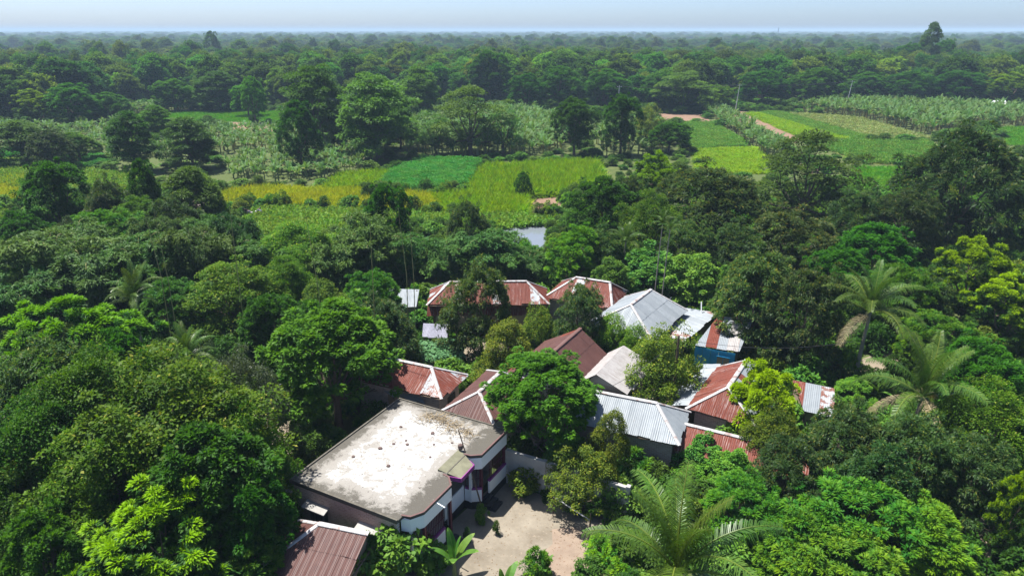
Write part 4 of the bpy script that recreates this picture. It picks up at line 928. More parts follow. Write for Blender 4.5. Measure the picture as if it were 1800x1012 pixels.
# boundary wall of the courtyard
bwl = empty('boundary_wall', tuple(HL(7.6, 9.15)), HA); tag(bwl, 'weathered grey plaster wall closing the back of the courtyard', 'wall')
for i, (x0, x1, z1) in enumerate(((0.02, 2.35, 2.15), (2.36, 4.70, 2.12), (4.71, 7.2, 2.10))):
    MB().box(x0, x1, -.08, .08, 0, z1).build('wall_panel', M['concrete'], bwl); MB().box(x0, x1, -.12, .12, z1+.001, z1+.06).build('coping', M['concrete'], bwl)
for x0 in (0, 2.355, 4.705, 7.3): MB().box(x0-.12, x0+.10, -.14, .14, 0, 2.25).build('pier', M['concrete'], bwl)
o = MB().tube([tuple(HL(11.2, 7.6, 1.3)), tuple(HL(13.6, 6.9, 1.15))], .035, 6).build('washing_pole', M['pole']); tag(o, 'pale horizontal pole tied between a stem and the palm in the courtyard', 'pole')
for x, y, in ((11.2, 7.6), (13.6, 6.9)):
    MB().tube([tuple(HL(x, y, -.1)-HL(11.2, 7.6, 1.3)+HL(11.2, 7.6, 1.3)), tuple(HL(x+.03, y, 1.6))], .03, 5).build('support', M['wood'], o)
# dark tin privy left of the house
pv = empty('tin_shed', tuple(HL(-1.6, .2)), HA); tag(pv, 'narrow dark blue tin shed at the left end of the brick house', 'shed')
MB().box(-.5, .5, -.45, .45, 0, 1.9).build('wall', M['shutter'], pv); MB().box(-.6, .6, -.55, .55, 1.901, 1.96).build('roof', M['galv'], pv); MB().box(-.3, .3, -.47, -.452, .05, 1.75).build('door', M['blue'], pv)

# ------------------------------------------------------------------ poles and wires
def power_pole(base, h, label, arms=True, lean=(0, 0), th=1.0, mat='pole'):
    o = empty('utility_pole', tuple(base)); tag(o, label, 'utility pole', 'utility poles')
    MB().tube([(0, 0, -.3), (lean[0]*.5, lean[1]*.5, h*.5), (lean[0], lean[1], h)], [.19*th, .15*th, .11*th], 8).build('shaft', M[mat], o)
    if arms:
        MB().box(lean[0]-.7, lean[0]+.7, lean[1]-.05, lean[1]+.05, h-.45, h-.35).build('crossarm', M['pole'], o)
        for s in (-.6, 0, .6): MB().tube([(lean[0]+s, lean[1], h-.35), (lean[0]+s, lean[1], h-.18)], [.05, .03], 6).build('insulator', M['white'], o)
    return Vector(base)+Vector((lean[0], lean[1], h-.2))
def wire(a, b, sag, label, r=.03):
    a = Vector(a); b = Vector(b); pts = [a.lerp(b, t/12)-Vector((0, 0, sag*4*(t/12)*(1-t/12))) for t in range(13)]
    o = MB().tube(pts, r, 4, False).build('power_line', M['wire']); tag(o, label, 'wire', 'power lines')
t1 = power_pole(P(1292, 199), 9.0, 'slim pale utility pole standing beside the banana row', lean=(.55, 0))
t2 = power_pole(P(1487, 189), 9.0, 'slim pale utility pole at the edge of the broad banana field', lean=(.8, 0))
t0 = power_pole(P(1085, 203), 9.0, 'utility pole half hidden by trees left of the bare plot', lean=(.2, 0)); t3 = power_pole(P(1700, 180), 9.0, 'utility pole hidden at the wood edge behind the banana field')
for dx in (-.6, .6):
    for a, b, nm in ((t0, t1, 'power line running left from the pole by the banana row'), (t1, t2, 'power line between the two slim utility poles'), (t2, t3, 'power line running right from the pole by the banana field')):
        wire(a+Vector((dx, 0, 0)), b+Vector((dx, 0, 0)), .7, nm)
vp = power_pole(P(1180, 733), 6.2, 'grey utility pole among the tin roofs beside the yellowish tree', False, th=.6, mat='wood')
wire(vp, P(1050, 690, 4.3), .4, 'drooping wire from the village pole to the grey tin roof', .014); wire(vp, P(1500, 600, 5), .6, 'long drooping wire from the village pole towards the palms', .014)
o = MB().tube([tuple(P(1233, 555, 2.4)), tuple(P(1233, 530, 3.5))], .05, 7).build('vent_pipe', M['white']); tag(o, 'short white vent pipe above the grey lean to roof', 'pipe')
ch = P(1367, 64, 0); ch = Vector((ch.x*1.0, ch.y, 0)); o = MB().tube([(ch.x, ch.y, 0), (ch.x, ch.y, 38)], [3.2, 2.4], 10).build('brick_chimney', M['shutter']); tag(o, 'lone tall chimney standing on the horizon', 'chimney')
fh = empty('farmhouse', tuple(P(1752, 196))); tag(fh, 'small white house at the dark forest edge by the right', 'house')
MB().box(-1.6, 1.6, -1.2, 1.2, 0, 2.3).build('wall', M['white'], fh)
MB().add([(-2, -1.6, 2.3), (2, -1.6, 2.3), (2, 1.6, 2.3), (-2, 1.6, 2.3), (-2, 0, 3.5), (2, 0, 3.5)], [[0, 1, 5, 4], [2, 3, 4, 5], [0, 4, 3], [1, 2, 5], [3, 2, 1, 0]]).build('roof', M['white'], fh)
MB().box(-.4, .4, -1.23, -1.201, .1, 1.9).build('door', M['dark'], fh)
# ------------------------------------------------------------------ trees one can tell apart: kind, u, v of the crown top, crown width in px, height in m, label
TREES = [
 # foreground left
 ('dense', 575, 548, 255, 9.0, 'dense round dark green tree overhanging the left edge of the flat roof', dict(var=0)),
 ('olive', 285, 655, 400, 10.5, 'very large olive green tree filling the lower left', dict(var=0)),
 ('olive', 150, 640, 250, 10.0, 'olive green tree merging into the very large one at lower left', dict(var=1, tint=(.8, .95, .95))),
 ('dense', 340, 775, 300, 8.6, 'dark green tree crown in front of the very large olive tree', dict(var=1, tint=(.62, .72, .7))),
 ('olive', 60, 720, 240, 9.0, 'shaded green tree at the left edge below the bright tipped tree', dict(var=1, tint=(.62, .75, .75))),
 ('grey', 410, 632, 190, 8.5, 'grey green fine leaved tree left of the dense round tree', {}),
 ('grey', 330, 605, 120, 8.5, 'grey green tree behind the short fan palm', {}),
 ('flush', 265, 892, 360, 7.4, 'tree with bright yellow green leaf tips at bottom left', dict(var=0, tint=(.85, 1.0, .9))),
 ('dense', 55, 915, 190, 6.8, 'mid green tree in the bottom left corner', dict(var=1)),
 ('neem', 440, 940, 130, 4.5, 'dark leafy tree left of the front rust red roof', dict(tint=(.55, .7, .7))),
 ('flush', 110, 545, 270, 9.5, 'yellow green tipped tree at the left edge', dict(var=1, tint=(.62, .78, .7))),
 ('mango', 60, 600, 220, 9.0, 'dull green tree below the yellow green tipped tree at the left edge', dict(tint=(.9, 1.1, .9))),
 ('dense', 200, 590, 130, 8.0, 'dark green tree behind the thin twin palms', dict(tint=(.75, .8, .9))),
 # left middle: bamboo and feathery trees
 ('bamboo', 60, 415, 210, 12, 'big feathery bamboo clump at the left edge', dict(vb=560)),
 ('bamboo', 155, 440, 200, 12, 'feathery bamboo clump right of the left edge clump', dict(vb=570)),
 ('bamboo', 235, 425, 150, 12.5, 'bamboo clump above the thin twin palms', dict(vb=555)),
 ('bamboo', 20, 480, 160, 11, 'lower bamboo clump at the left edge', dict(vb=595)),
 ('bamboo', 330, 405, 140, 12, 'bamboo clump behind the dark feathery tree', dict(vb=545)),
 ('bamboo', 412, 380, 95, 13, 'dark narrow bamboo plume beside the vegetable plot', dict(tint=(.7, .8, .8), vb=505)),
 ('bamboo', 470, 425, 120, 11, 'bamboo clump left of the yellow green tree by the vegetable plot', dict(vb=530)),
 ('dense', 270, 440, 120, 10.5, 'dark blue green tree in the middle of the left bamboo', dict(tint=(.75, .9, 1.1), vb=545)),
 ('neem', 300, 495, 130, 9.5, 'dark feathery blue green tree right of the twin palms', dict(tint=(.6, .75, .95), vb=600)),
 ('olive', 400, 470, 190, 10, 'rounded green tree in the left middle with pale leaf tips', dict(var=1, vb=595)),
 ('olive', 515, 395, 165, 11.5, 'yellow green spreading tree beside the vegetable plot', dict(var=0, tint=(1.25, 1.2, 1.0), vb=520)),
 ('dense', 470, 520, 120, 8.0, 'small dark green tree behind the dense round tree', dict(tint=(.8, .9, .9), vb=645)),
 ('sparse', 565, 500, 120, 7.0, 'thin yellow green tree in the gap behind the dense round tree', dict(vb=605)),
 ('dense', 620, 545, 90, 7.5, 'green tree peeking over the dense round tree', dict(var=1)),
 ('mango', 668, 522, 150, 7.6, 'grey green mango tree in front of the small white shed', dict(var=0, tint=(1.05, 1.05, 1.1))),
 ('neem', 655, 480, 105, 7.5, 'feathery mid green tree left of the small white shed', dict(tint=(.8, .9, .85), vb=590)),
 # bamboo belt in front of the pond
 ('bamboo', 590, 425, 120, 12, 'bamboo clump right of the yellow green spreading tree', dict(vb=530)),
 ('bamboo', 645, 385, 130, 13, 'tall bamboo clump below the round dark tree top', dict(vb=512)),
 ('bamboo', 715, 415, 110, 12, 'bamboo clump left of the pond', dict(tint=(.85, .9, .9), vb=510)),
 ('bamboo', 775, 430, 110, 11.5, 'bamboo clump behind the long red roof', dict(tint=(.85, .95, .9), vb=506)),
 ('bamboo', 855, 410, 130, 11.5, 'arching bamboo clump right in front of the pond', dict(vb=503)),
 ('bamboo', 925, 440, 90, 10.5, 'narrow bamboo clump between the pond and the red roofs', dict(tint=(.9, .95, .9), vb=508)),
 ('dense', 678, 325, 92, 12.5, 'round dark tree top standing before the golden yellow crop', dict(tint=(.6, .72, .72), vb=470)),
 ('mango', 820, 348, 88, 11, 'round greyish tree standing before the lime green crop', dict(tint=(.95, .95, .85), vb=465)),
 ('neem', 1010, 398, 130, 9.5, 'bright feathery green tree right of the pond', dict(tint=(1.1, 1.25, 1.0), vb=520)),
 ('sparse', 690, 395, 60, 9, 'small bright yellow green tree beside the pond', dict(tint=(1.2, 1.25, .9), vb=480)),
 # left far middle
 ('dense', 85, 285, 128, 13, 'round dark tree before the pale plots at the left', dict(tint=(.62, .7, .62), vb=440)),
 ('mango', 175, 312, 100, 11.5, 'dark tree right of the round dark tree by the pale plots', dict(tint=(.75, .85, .75), vb=445)),
 ('dense', 245, 287, 66, 13, 'small dark tree top standing before the yellow field at the left', dict(tint=(.55, .65, .6), vb=430)),
 ('airy', 330, 302, 115, 11.5, 'loose grey green tree before the golden yellow crop', dict(tint=(1.05, 1.05, 1.1), vb=430)),
 ('neem', 175, 372, 130, 10.5, 'soft green tree above the left bamboo', dict(tint=(.75, .85, .8), vb=485)),
 ('dense', 30, 375, 110, 11, 'dark tree at the left edge above the bamboo', dict(tint=(.55, .65, .6), vb=490)),
 ('mango', 110, 385, 110, 11, 'dull dark tree below the round dark tree at the left', dict(tint=(.65, .75, .7), vb=490)),
 ('bamboo', 265, 385, 90, 11, 'thin bamboo clump below the small dark tree top', dict(vb=485)),
 ('airy', 325, 212, 105, 10, 'broad grey green tree among bananas at the left', dict(tint=(.75, .8, .75))),
 ('airy', 222, 205, 85, 11, 'dark bushy tree among bananas near the bright paddy', dict(tint=(.65, .75, .6))),
 ('mango', 80, 225, 95, 9, 'dark tree among bananas at the left edge', dict(tint=(.7, .8, .75))),
 # behind the fields
 ('airy', 545, 122, 108, 19, 'tall loose green tree left of the pair behind the bananas', dict(tint=(1.1, 1.15, .95), vb=264)),
 ('airy', 655, 138, 155, 18, 'tall broad pale green tree right of the pair behind the bananas', dict(tint=(1.25, 1.2, 1.2), vb=280)),
 ('dense', 520, 185, 80, 13, 'dark lower tree at the foot of the tall pair', dict(tint=(.6, .7, .65))),
 ('thin', 825, 158, 150, 15, 'wide airy tree standing in the central banana plot', dict(tint=(1.2, 1.2, 1.15), vb=274)),
 ('dense', 1012, 175, 92, 15.5, 'round dark tree on a thin trunk by the central banana plot', dict(tint=(.58, .66, .58), vb=275)),
 ('dense', 1096, 168, 84, 15.5, 'round dark tree with clear trunk right of its twin', dict(tint=(.62, .72, .6), vb=275)),
 ('sparse', 1140, 190, 62, 11, 'pale bushy tree left of the bare reddish plot', dict(vb=262)),
 ('dense', 1180, 215, 80, 8, 'dark bush left of the low green crop plot', dict(tint=(.6, .7, .6), vb=268)),
 ('dense', 920, 305, 34, 4.2, 'small dark bush in the tall yellow green crop', dict(tint=(.8, .9, .8))),
 ('dense', 860, 92, 85, 19, 'tall dark tree standing above the central wood', dict(tint=(.7, .8, .7))),
 ('dense', 370, 58, 34, 25, 'lone tall tree rising to the horizon over the left wood', dict(tint=(.6, .7, .65), vb=118)),
 ('airy', 1642, 47, 44, 27, 'very tall tree rising above the horizon at the right', dict(tint=(.8, .95, .8), vb=150)),
 ('airy', 735, 125, 85, 15, 'pale round tree at the edge of the central wood', dict(tint=(1.1, 1.1, .8))),
 ('dense', 440, 140, 45, 13, 'mid green round tree before the left wood', dict(tint=(1, 1.1, 1))),
 # right middle
 ('mango', 1715, 228, 250, 15.5, 'big dark tree with forked trunk at the right edge', dict(tint=(.62, .72, .6), var=1)),
 ('thin', 1430, 240, 195, 14, 'wide dark tree with open branches before the green plots', dict(tint=(.75, .72, .75), var=1, vb=405)),
 ('mango', 1255, 288, 215, 13, 'broad dark mango tree before the short yellow plot', dict(tint=(.80, .88, .75), var=0, vb=445)),
 ('mango', 1400, 365, 190, 12, 'grey green mango tree below the wide open branched tree', dict(tint=(1.1, 1.0, .95), var=1, vb=500)),
 ('mango', 1300, 390, 130, 11, 'dark mango tree above the vine thicket', dict(tint=(.75, .85, .75), vb=510)),
 ('flush', 1165, 275, 125, 12, 'tree with yellow green tips left of the broad dark mango', dict(tint=(.85, .95, .9), vb=405)),
 ('dense', 1062, 318, 130, 12.5, 'round dark tree right of the bare brown plot', dict(tint=(.62, .72, .65), var=1, vb=450)),
 ('mango', 1110, 305, 90, 12.5, 'dark tree between the bare plot and the tipped tree', dict(tint=(.7, .8, .65), vb=435)),
 ('olive', 1150, 345, 120, 11.5, 'olive green tree below the yellow green tipped tree', dict(tint=(.95, 1.05, .9), vb=480)),
 ('dense', 1545, 400, 170, 10, 'blue green pinnate tree left of the bright tipped trees at the right', dict(tint=(.75, 1.0, .95), vb=530)),
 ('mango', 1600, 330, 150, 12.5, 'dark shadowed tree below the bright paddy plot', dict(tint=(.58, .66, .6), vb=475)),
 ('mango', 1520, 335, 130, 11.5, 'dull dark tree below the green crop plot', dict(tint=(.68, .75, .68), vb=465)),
 ('flush', 1720, 422, 190, 10.5, 'dark tree crowned with yellow green tips at the right edge', dict(var=0, tint=(.82, .92, .9), vb=580)),
 ('flush', 1785, 490, 160, 9.5, 'lower yellow green tipped tree cut by the right edge', dict(var=1, tint=(.95, .98, .9), vb=620)),
 ('mango', 1345, 432, 185, 10.5, 'broad mango tree with yellow new leaves behind the blue wall', dict(var=0, tint=(1.15, 1.1, .95), vb=622)),
 ('mango', 1430, 470, 150, 9.5, 'dark mango tree left of the tall coconut palm', dict(var=2, tint=(.9, .9, .9))),
 ('olive', 1300, 505, 90, 8, 'yellow green tree over the patched lean to roof', dict(tint=(1.15, 1.1, .9), vb=598)),
 ('neem', 1590, 470, 120, 7.5, 'green tree behind the tall coconut palm', dict(tint=(.7, .8, .7), vb=600)),
 # right near
 ('sparse', 1165, 585, 145, 6.8, 'yellowish leafy tree beside the village utility pole', dict(var=0)),
 ('sparse', 1080, 560, 90, 5.0, 'small yellow green tree in front of the big grey roof', dict(var=1, tint=(1.1, 1.2, .9))),
 ('sparse', 1120, 575, 80, 5.0, 'bright green bush below the big grey roof', dict(var=0, tint=(.9, 1.2, .8))),
 ('sparse', 890, 575, 125, 5.6, 'thin yellowish tree left of the large brown roof', dict(var=1)),
 ('mango', 840, 465, 150, 9.0, 'leafy mango tree standing before the long red roof', dict(var=1, tint=(1.05, 1.15, .9))),
 ('mango', 1022, 500, 115, 7.6, 'dark mango tree before the red hipped roof', dict(var=2)),
 ('sparse', 950, 545, 70, 5.0, 'small yellow green tree between the red roofs', {}),
 ('dense', 957, 640, 205, 7.6, 'dense dark green tree with yellow leaves right of the flat roof', dict(var=1, tint=(1.0, 1.05, .85), lift=.38)),
 ('sparse', 1030, 795, 135, 4.2, 'small yellowish tree in front of the courtyard wall', dict(var=0)),
 ('sparse', 1075, 735, 100, 5.5, 'thin yellowish tree before the grey tin house', dict(var=1)),
 ('bright', 1350, 655, 140, 6.2, 'brilliant yellow green tree beside the red tin house', dict(tint=(.86, .94, .9))),
 ('sparse', 1370, 730, 130, 5.2, 'olive tree below the brilliant yellow green tree', dict(tint=(.75, .85, .7))),
 ('mango', 1515, 722, 190, 6.6, 'wide grey green mango tree below the small rusty shed', dict(var=0, tint=(.85, 1.0, .9))),
 ('mango', 1620, 735, 200, 7.0, 'grey green mango tree below the lower coconut palm', dict(var=2, tint=(.9, 1.1, .95))),
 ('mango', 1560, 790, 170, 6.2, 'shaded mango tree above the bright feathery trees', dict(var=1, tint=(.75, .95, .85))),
 ('mango', 1400, 780, 180, 5.8, 'dark olive tree below the long low rust roof', dict(var=1, tint=(.75, .9, .75))),
 ('neem', 1660, 560, 150, 5.5, 'yellow green bushy tree right of the lower coconut palm', dict(tint=(1.1, 1.05, .9))),
 ('dense', 1740, 610, 180, 7.0, 'dark green tree at the right edge below the tipped trees', dict(tint=(.7, .85, .8))),
 ('olive', 1750, 690, 200, 7.0, 'green tree at the right edge level with the lower palm', dict(tint=(.8, 1.0, .9))),
 ('mango', 1720, 770, 180, 6.5, 'dull green tree above the shaded path at the right', dict(tint=(.75, .95, .85))),
 ('flush', 1790, 840, 110, 6, 'yellow green tipped tree in the lower right corner', dict(tint=(.85, .95, .9))),
 ('neem', 1510, 868, 260, 4.8, 'bright feathery green tree in the lower right foreground', dict(var=0)),
 ('neem', 1400, 895, 190, 4.4, 'feathery green tree right of the near coconut palm', dict(var=1)),
 ('neem', 1620, 895, 220, 4.6, 'feathery bright green tree left of the shaded path', dict(var=1, tint=(1.05, 1.1, .9))),
 ('neem', 1480, 950, 230, 4.0, 'lower bright feathery green tree at the bottom edge', dict(var=0, tint=(1.05, 1.05, .9))),
 ('neem', 1320, 850, 160, 4.5, 'green feathery tree above the near coconut palm', dict(var=0, tint=(.8, .95, .9))),
 # more crowns between the fields and the forest
 ('neem', 130, 232, 80, 8, 'soft green tree among bananas left of the dark bushy tree', dict(tint=(.8, .9, .8), vb=290)),
 ('airy', 30, 215, 110, 9, 'dark spreading tree cut by the left edge among bananas', dict(tint=(.75, .85, .8), vb=290)),
 ('airy', 270, 190, 70, 9, 'small loose tree right of the dark bushy tree by the paddy', dict(tint=(.95, 1.1, .9), vb=258)),
 ('dense', 430, 148, 60, 12, 'pale green round tree before the left wood by the paddy', dict(tint=(1.1, 1.2, 1.1), vb=205)),
 ('airy', 380, 130, 90, 13, 'broad mid green tree behind the bright paddy', dict(tint=(.9, 1.0, .9), vb=196)),
 ('dense', 300, 140, 80, 13, 'round dark tree behind the far banana row', dict(tint=(.75, .85, .8), vb=196)),
 ('dense', 120, 150, 100, 13, 'big dark tree at the left wood edge', dict(tint=(.7, .8, .75), vb=222)),
 ('flush', 60, 160, 90, 12, 'pale topped tree at the left wood edge', dict(tint=(.6, .7, .7), vb=225)),
 ('dense', 185, 165, 80, 12, 'dark tree above the bananas at the left wood edge', dict(tint=(.65, .78, .7), vb=215)),
 ('airy', 600, 180, 80, 11, 'lower green tree between the tall pair', dict(tint=(.85, .95, .8), vb=262)),
 ('airy', 700, 190, 70, 10, 'grey green tree right of the tall pair', dict(tint=(.9, 1.0, .9), vb=262)),
 ('thin', 765, 200, 70, 10, 'lower loose tree beside the wide airy tree', dict(tint=(.95, 1.05, .9), vb=272)),
 ('thin', 885, 195, 70, 10, 'loose tree on the right side of the wide airy tree', dict(tint=(.95, 1.05, .9), vb=270)),
 ('dense', 925, 130, 62, 14, 'dark tree on a pale trunk above the central bananas', dict(tint=(.7, .82, .7), vb=198)),
 ('dense', 985, 120, 90, 14, 'broad dark tree behind the round dark pair', dict(tint=(.62, .72, .65), vb=192)),
 ('dense', 1065, 125, 100, 14, 'wide dark tree behind the right one of the round pair', dict(tint=(.7, .8, .7), vb=192)),
 ('airy', 1200, 130, 110, 13, 'soft green wide tree above the bare reddish plot', dict(tint=(1.0, 1.1, .95), vb=196)),
 ('neem', 1260, 150, 60, 11, 'light green tree behind the banana row', dict(tint=(1.1, 1.2, .9), vb=192)),
 ('dense', 1345, 125, 90, 13, 'dark tree between the two slim utility poles', dict(tint=(.75, .85, .75), vb=188)),
 ('dense', 1440, 120, 100, 13, 'round mid green tree left of the second slim pole', dict(tint=(.85, .95, .8), vb=184)),
 ('dense', 1530, 130, 90, 13, 'dark tree right of the second slim pole', dict(tint=(.65, .75, .7), vb=182)),
 ('dense', 1605, 128, 110, 13, 'dark tree left of the small white far house', dict(tint=(.6, .7, .68), vb=184)),
 ('dense', 1690, 125, 110, 13, 'dark crown above the small white far house', dict(tint=(.65, .75, .7), vb=187)),
 ('flush', 1775, 130, 100, 13, 'pale topped tree at the right wood edge', dict(tint=(.6, .72, .7), vb=192)),
 ('dense', 1600, 78, 60, 20, 'tall dark tree left of the very tall one at the right', dict(tint=(.7, .8, .7), vb=150)),
 ('dense', 1662, 72, 50, 20, 'tall tree close on the right of the very tall one', dict(tint=(.75, .85, .7), vb=148)),
 ('neem', 240, 348, 110, 8, 'soft green tree before the grey brown bare strip', dict(tint=(.8, .9, .85), vb=455)),
 ('mango', 300, 345, 110, 9, 'dull green tree before the grey brown bare strip', dict(tint=(.8, .95, .85), vb=460)),
 ('bamboo', 360, 385, 110, 8, 'light bamboo clump at the near edge of the vegetable plot', dict(vb=480)),
 ('bamboo', 110, 400, 150, 9, 'bamboo clump behind the two left edge clumps', dict(vb=520)),
 ('olive', 190, 760, 260, 8.5, 'green crown on the near side of the very large olive tree', dict(var=1, tint=(.8, .95, .85))),
 ('olive', 420, 735, 170, 8.0, 'olive green crown above the shaded bare earth', dict(var=0, tint=(.9, 1.0, .85))),
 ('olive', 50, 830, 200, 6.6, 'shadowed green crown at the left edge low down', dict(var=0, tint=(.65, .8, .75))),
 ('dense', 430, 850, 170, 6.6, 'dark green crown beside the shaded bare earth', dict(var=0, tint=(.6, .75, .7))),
 ('olive', 500, 455, 110, 8, 'mid green tree below the yellow green spreading tree', dict(tint=(.9, 1.05, .9), vb=570)),
 ('dense', 545, 535, 110, 7, 'blue green tree behind the crown of the dense round tree', dict(tint=(.8, .95, .95), vb=650)),
 ('mango', 1640, 480, 110, 7, 'dark tree between the upper palm and the tipped trees', dict(tint=(.7, .85, .75), vb=600)),
 ('dense', 1480, 440, 130, 8, 'dark green tree left of the blue green pinnate tree', dict(tint=(.75, .9, .8), vb=560)),
 ('mango', 1060, 400, 110, 8, 'dull green tree left of the slender twin palms', dict(tint=(.9, 1.05, .85), vb=515)),
 ('mango', 1210, 385, 120, 9, 'dull dark tree right of the slender twin palms', dict(tint=(.8, .95, .8), vb=510)),
 # vine thickets
 ('vine', 1135, 432, 135, 6.0, 'pale green vine covered thicket behind the big grey roof', dict(var=0, tint=(1.25, 1.2, 1.3))),
 ('vine', 1225, 458, 125, 5.8, 'bright vine covered mound right of the big grey roof', dict(var=1, tint=(1.2, 1.2, 1.1))),
 ('vine', 1280, 475, 90, 5.0, 'small vine mound under the broad mango tree', dict(var=0, tint=(.8, .9, .8))),
 ('vine', 1080, 462, 90, 5.5, 'vine thicket between the red hipped roof and grey roof', dict(var=1, tint=(.85, .95, .85))),
 ('vine', 1498, 672, 80, 2.2, 'low bright green vine mound beside the small rusty shed', dict(var=1, tint=(1.0, 1.15, .8))),
 ('vine', 1240, 762, 95, 2.4, 'gourd vine mound climbing over the long low rust roof', dict(var=0, tint=(1.0, 1.1, 1.2), vb=842)),
 ('vine', 1220, 822, 110, 2.0, 'leafy green vine heap at the foot of the grey tin house', dict(var=1, tint=(1.0, 1.1, .8))),
 ('vine', 1300, 792, 110, 2.6, 'leafy green vine heap above the near coconut palm', dict(var=0, tint=(1.0, 1.1, .8), vb=880)),
 ('vine', 1130, 838, 70, 1.6, 'bright leafy bush right of the courtyard wall', dict(var=1, tint=(1.1, 1.2, .8))),
 # courtyard and foreground shrubs
 ('shrub', 692, 932, 125, 2.7, 'leafy green shrub hiding the verandah corner', dict(var=2, tint=(.8, .85, .75))),
 ('shrub', 648, 955, 100, 2.6, 'leafy shrub beside the front rust red roof', dict(var=2, tint=(.75, .85, .75))),
 ('shrub', 640, 985, 120, 1.9, 'yellow green bush at the bottom edge', dict(var=3, tint=(1.5, 1.4, .8))),
 ('shrub', 760, 960, 70, 1.4, 'green shrub beside the verandah steps', dict(var=2)),
 ('shrub', 945, 972, 60, 1.6, 'leafy shrub in the courtyard at the bottom edge', dict(var=1)),
 ('shrub', 1055, 950, 60, 1.3, 'bright green shrub at the courtyard edge near the palm', dict(var=1, tint=(1.1, 1.2, .8))),
 ('shrub', 1105, 972, 80, 1.4, 'bright leafy shrub left of the near coconut palm', dict(var=1, tint=(1.1, 1.2, .8))),
 ('shrub', 872, 918, 14, .8, 'tiny seedling in the middle of the courtyard', dict(var=0)),
 ('shrub', 844, 892, 22, 1.0, 'small plant at the foot of the leaning pole', dict(var=2)),
 ('shrub', 820, 930, 14, .8, 'tiny plant beside the verandah steps', dict(var=0)),
 ('shrub', 1010, 880, 34, 1.0, 'dark green plant under the small yellowish courtyard tree', dict(var=0)),
 ('shrub', 1045, 882, 40, 1.0, 'dark bushy plant below the pale horizontal pole', dict(var=0)),
 ('shrub', 930, 852, 30, .5, 'low plant at the foot of the courtyard wall', dict(var=0)),
 ('shrub', 962, 862, 30, .5, 'second low plant along the courtyard wall', dict(var=0, tint=(.8, .9, .8))),
 ('shrub', 510, 985, 60, 1.6, 'dark leaved climber beside the front rust red roof', dict(var=2, tint=(.6, .75, .75))),
]
for sp, u, v, w, h, lab, kw in TREES: tree_px(sp, u, v, w, h, lab, **kw)

# ------------------------------------------------------------------ palms
FR = {'up': [frond_mesh('frond_up%d' % i, 400+i, M['f_palm'], 4.0, 84, 40) for i in range(2)], 'mid': [frond_mesh('frond_mid%d' % i, 410+i, M['f_palm'], 4.3, 62, -25) for i in range(2)],
      'low': [frond_mesh('frond_low%d' % i, 420+i, M['f_palm'], 4.2, 28, -68) for i in range(2)], 'dry': [frond_mesh('frond_dry', 430, M['f_drypalm'], 3.8, -5, -75)]}
def palm(name, u, v, h, rad, label, cat='palm', nup=7, nmid=9, nlow=6, dry=0, trunk_r=.16, seed=0, lean=(.3, .2)):
    rng = random.Random(seed); p = P(u, v, h); o = empty(name, (p.x-lean[0], p.y-lean[1], 0)); tag(o, label, cat); s = rad/4.0
    mb = MB(); n = 16; mb.tube([(lean[0]*(t/n)**1.6, lean[1]*(t/n)**1.6, -.2+(h+.2)*t/n) for t in range(n+1)], [trunk_r*(1.55 if t == 0 else 1.0-.35*t/n)*(1.06 if t % 2 else .96) for t in range(n+1)], 9)
    mb.build('trunk', M['palebark'], o)
    k = 0
    for kind, cnt in (('up', nup), ('mid', nmid), ('low', nlow), ('dry', dry)):
        for i in range(cnt):
            a = k*2.39996+rng.uniform(-.25, .25); k += 1; f = rng.choice(FR[kind]); sc = s*rng.uniform(.88, 1.08)
            link('frond', f, o, (lean[0], lean[1], h-.05), (rng.uniform(-.12, .12), rng.uniform(-.12, .12), a), (sc, sc, sc))
    if cat == 'coconut palm':
        for i in range(4):
            a = i*1.6+rng.random(); me = MB().tube([(0, 0, -.14), (0, 0, -.07), (0, 0, .06), (0, 0, .13)], [.03, .11, .12, .03], 7).mesh('coconut', M['stem']); link('coconut', me, o, (lean[0]+math.cos(a)*.28, lean[1]+math.sin(a)*.28, h-.25))
    return o
palm('coconut_palm', 1190, 1005, 7.6, 3.8, 'near coconut palm with arching fronds at the bottom edge', 'coconut palm', 6, 6, 4, 0, seed=1)
palm('coconut_palm', 1530, 548, 6.0, 4.0, 'upper coconut palm standing dark trunked behind the other one', 'coconut palm', 6, 8, 6, 1, seed=2)
palm('coconut_palm', 1622, 695, 5.2, 4.0, 'lower coconut palm with dry drooping fronds at the right', 'coconut palm', 7, 5, 3, 3, seed=3)
palm('areca_palm', 238, 515, 7.2, 2.4, 'thin tall palm with drooping fronds, left of two together', 'palm', 4, 5, 4, 0, .085, 4)
palm('areca_palm', 232, 528, 6.8, 2.0, 'thin palm with lower crown close beside the tall thin palm', 'palm', 3, 5, 5, 0, .085, 14, (.1, .1))
palm('areca_palm', 328, 628, 7.6, 2.1, 'short crowned fan like palm among the grey green trees', 'palm', 7, 6, 4, 0, .11, 5)
palm('areca_palm', 1165, 392, 9.6, 1.3, 'slender pale trunked palm left of two behind the grey roof', 'palm', 4, 5, 3, 0, .055, 6)
palm('areca_palm', 1178, 402, 9.3, 1.2, 'slender pale trunked palm right of two behind the grey roof', 'palm', 3, 5, 3, 0, .055, 7)
palm('areca_palm', 1100, 425, 5.5, 2.2, 'small palm beside the bright feathery green tree', 'palm', 4, 6, 4, 0, .1, 8)
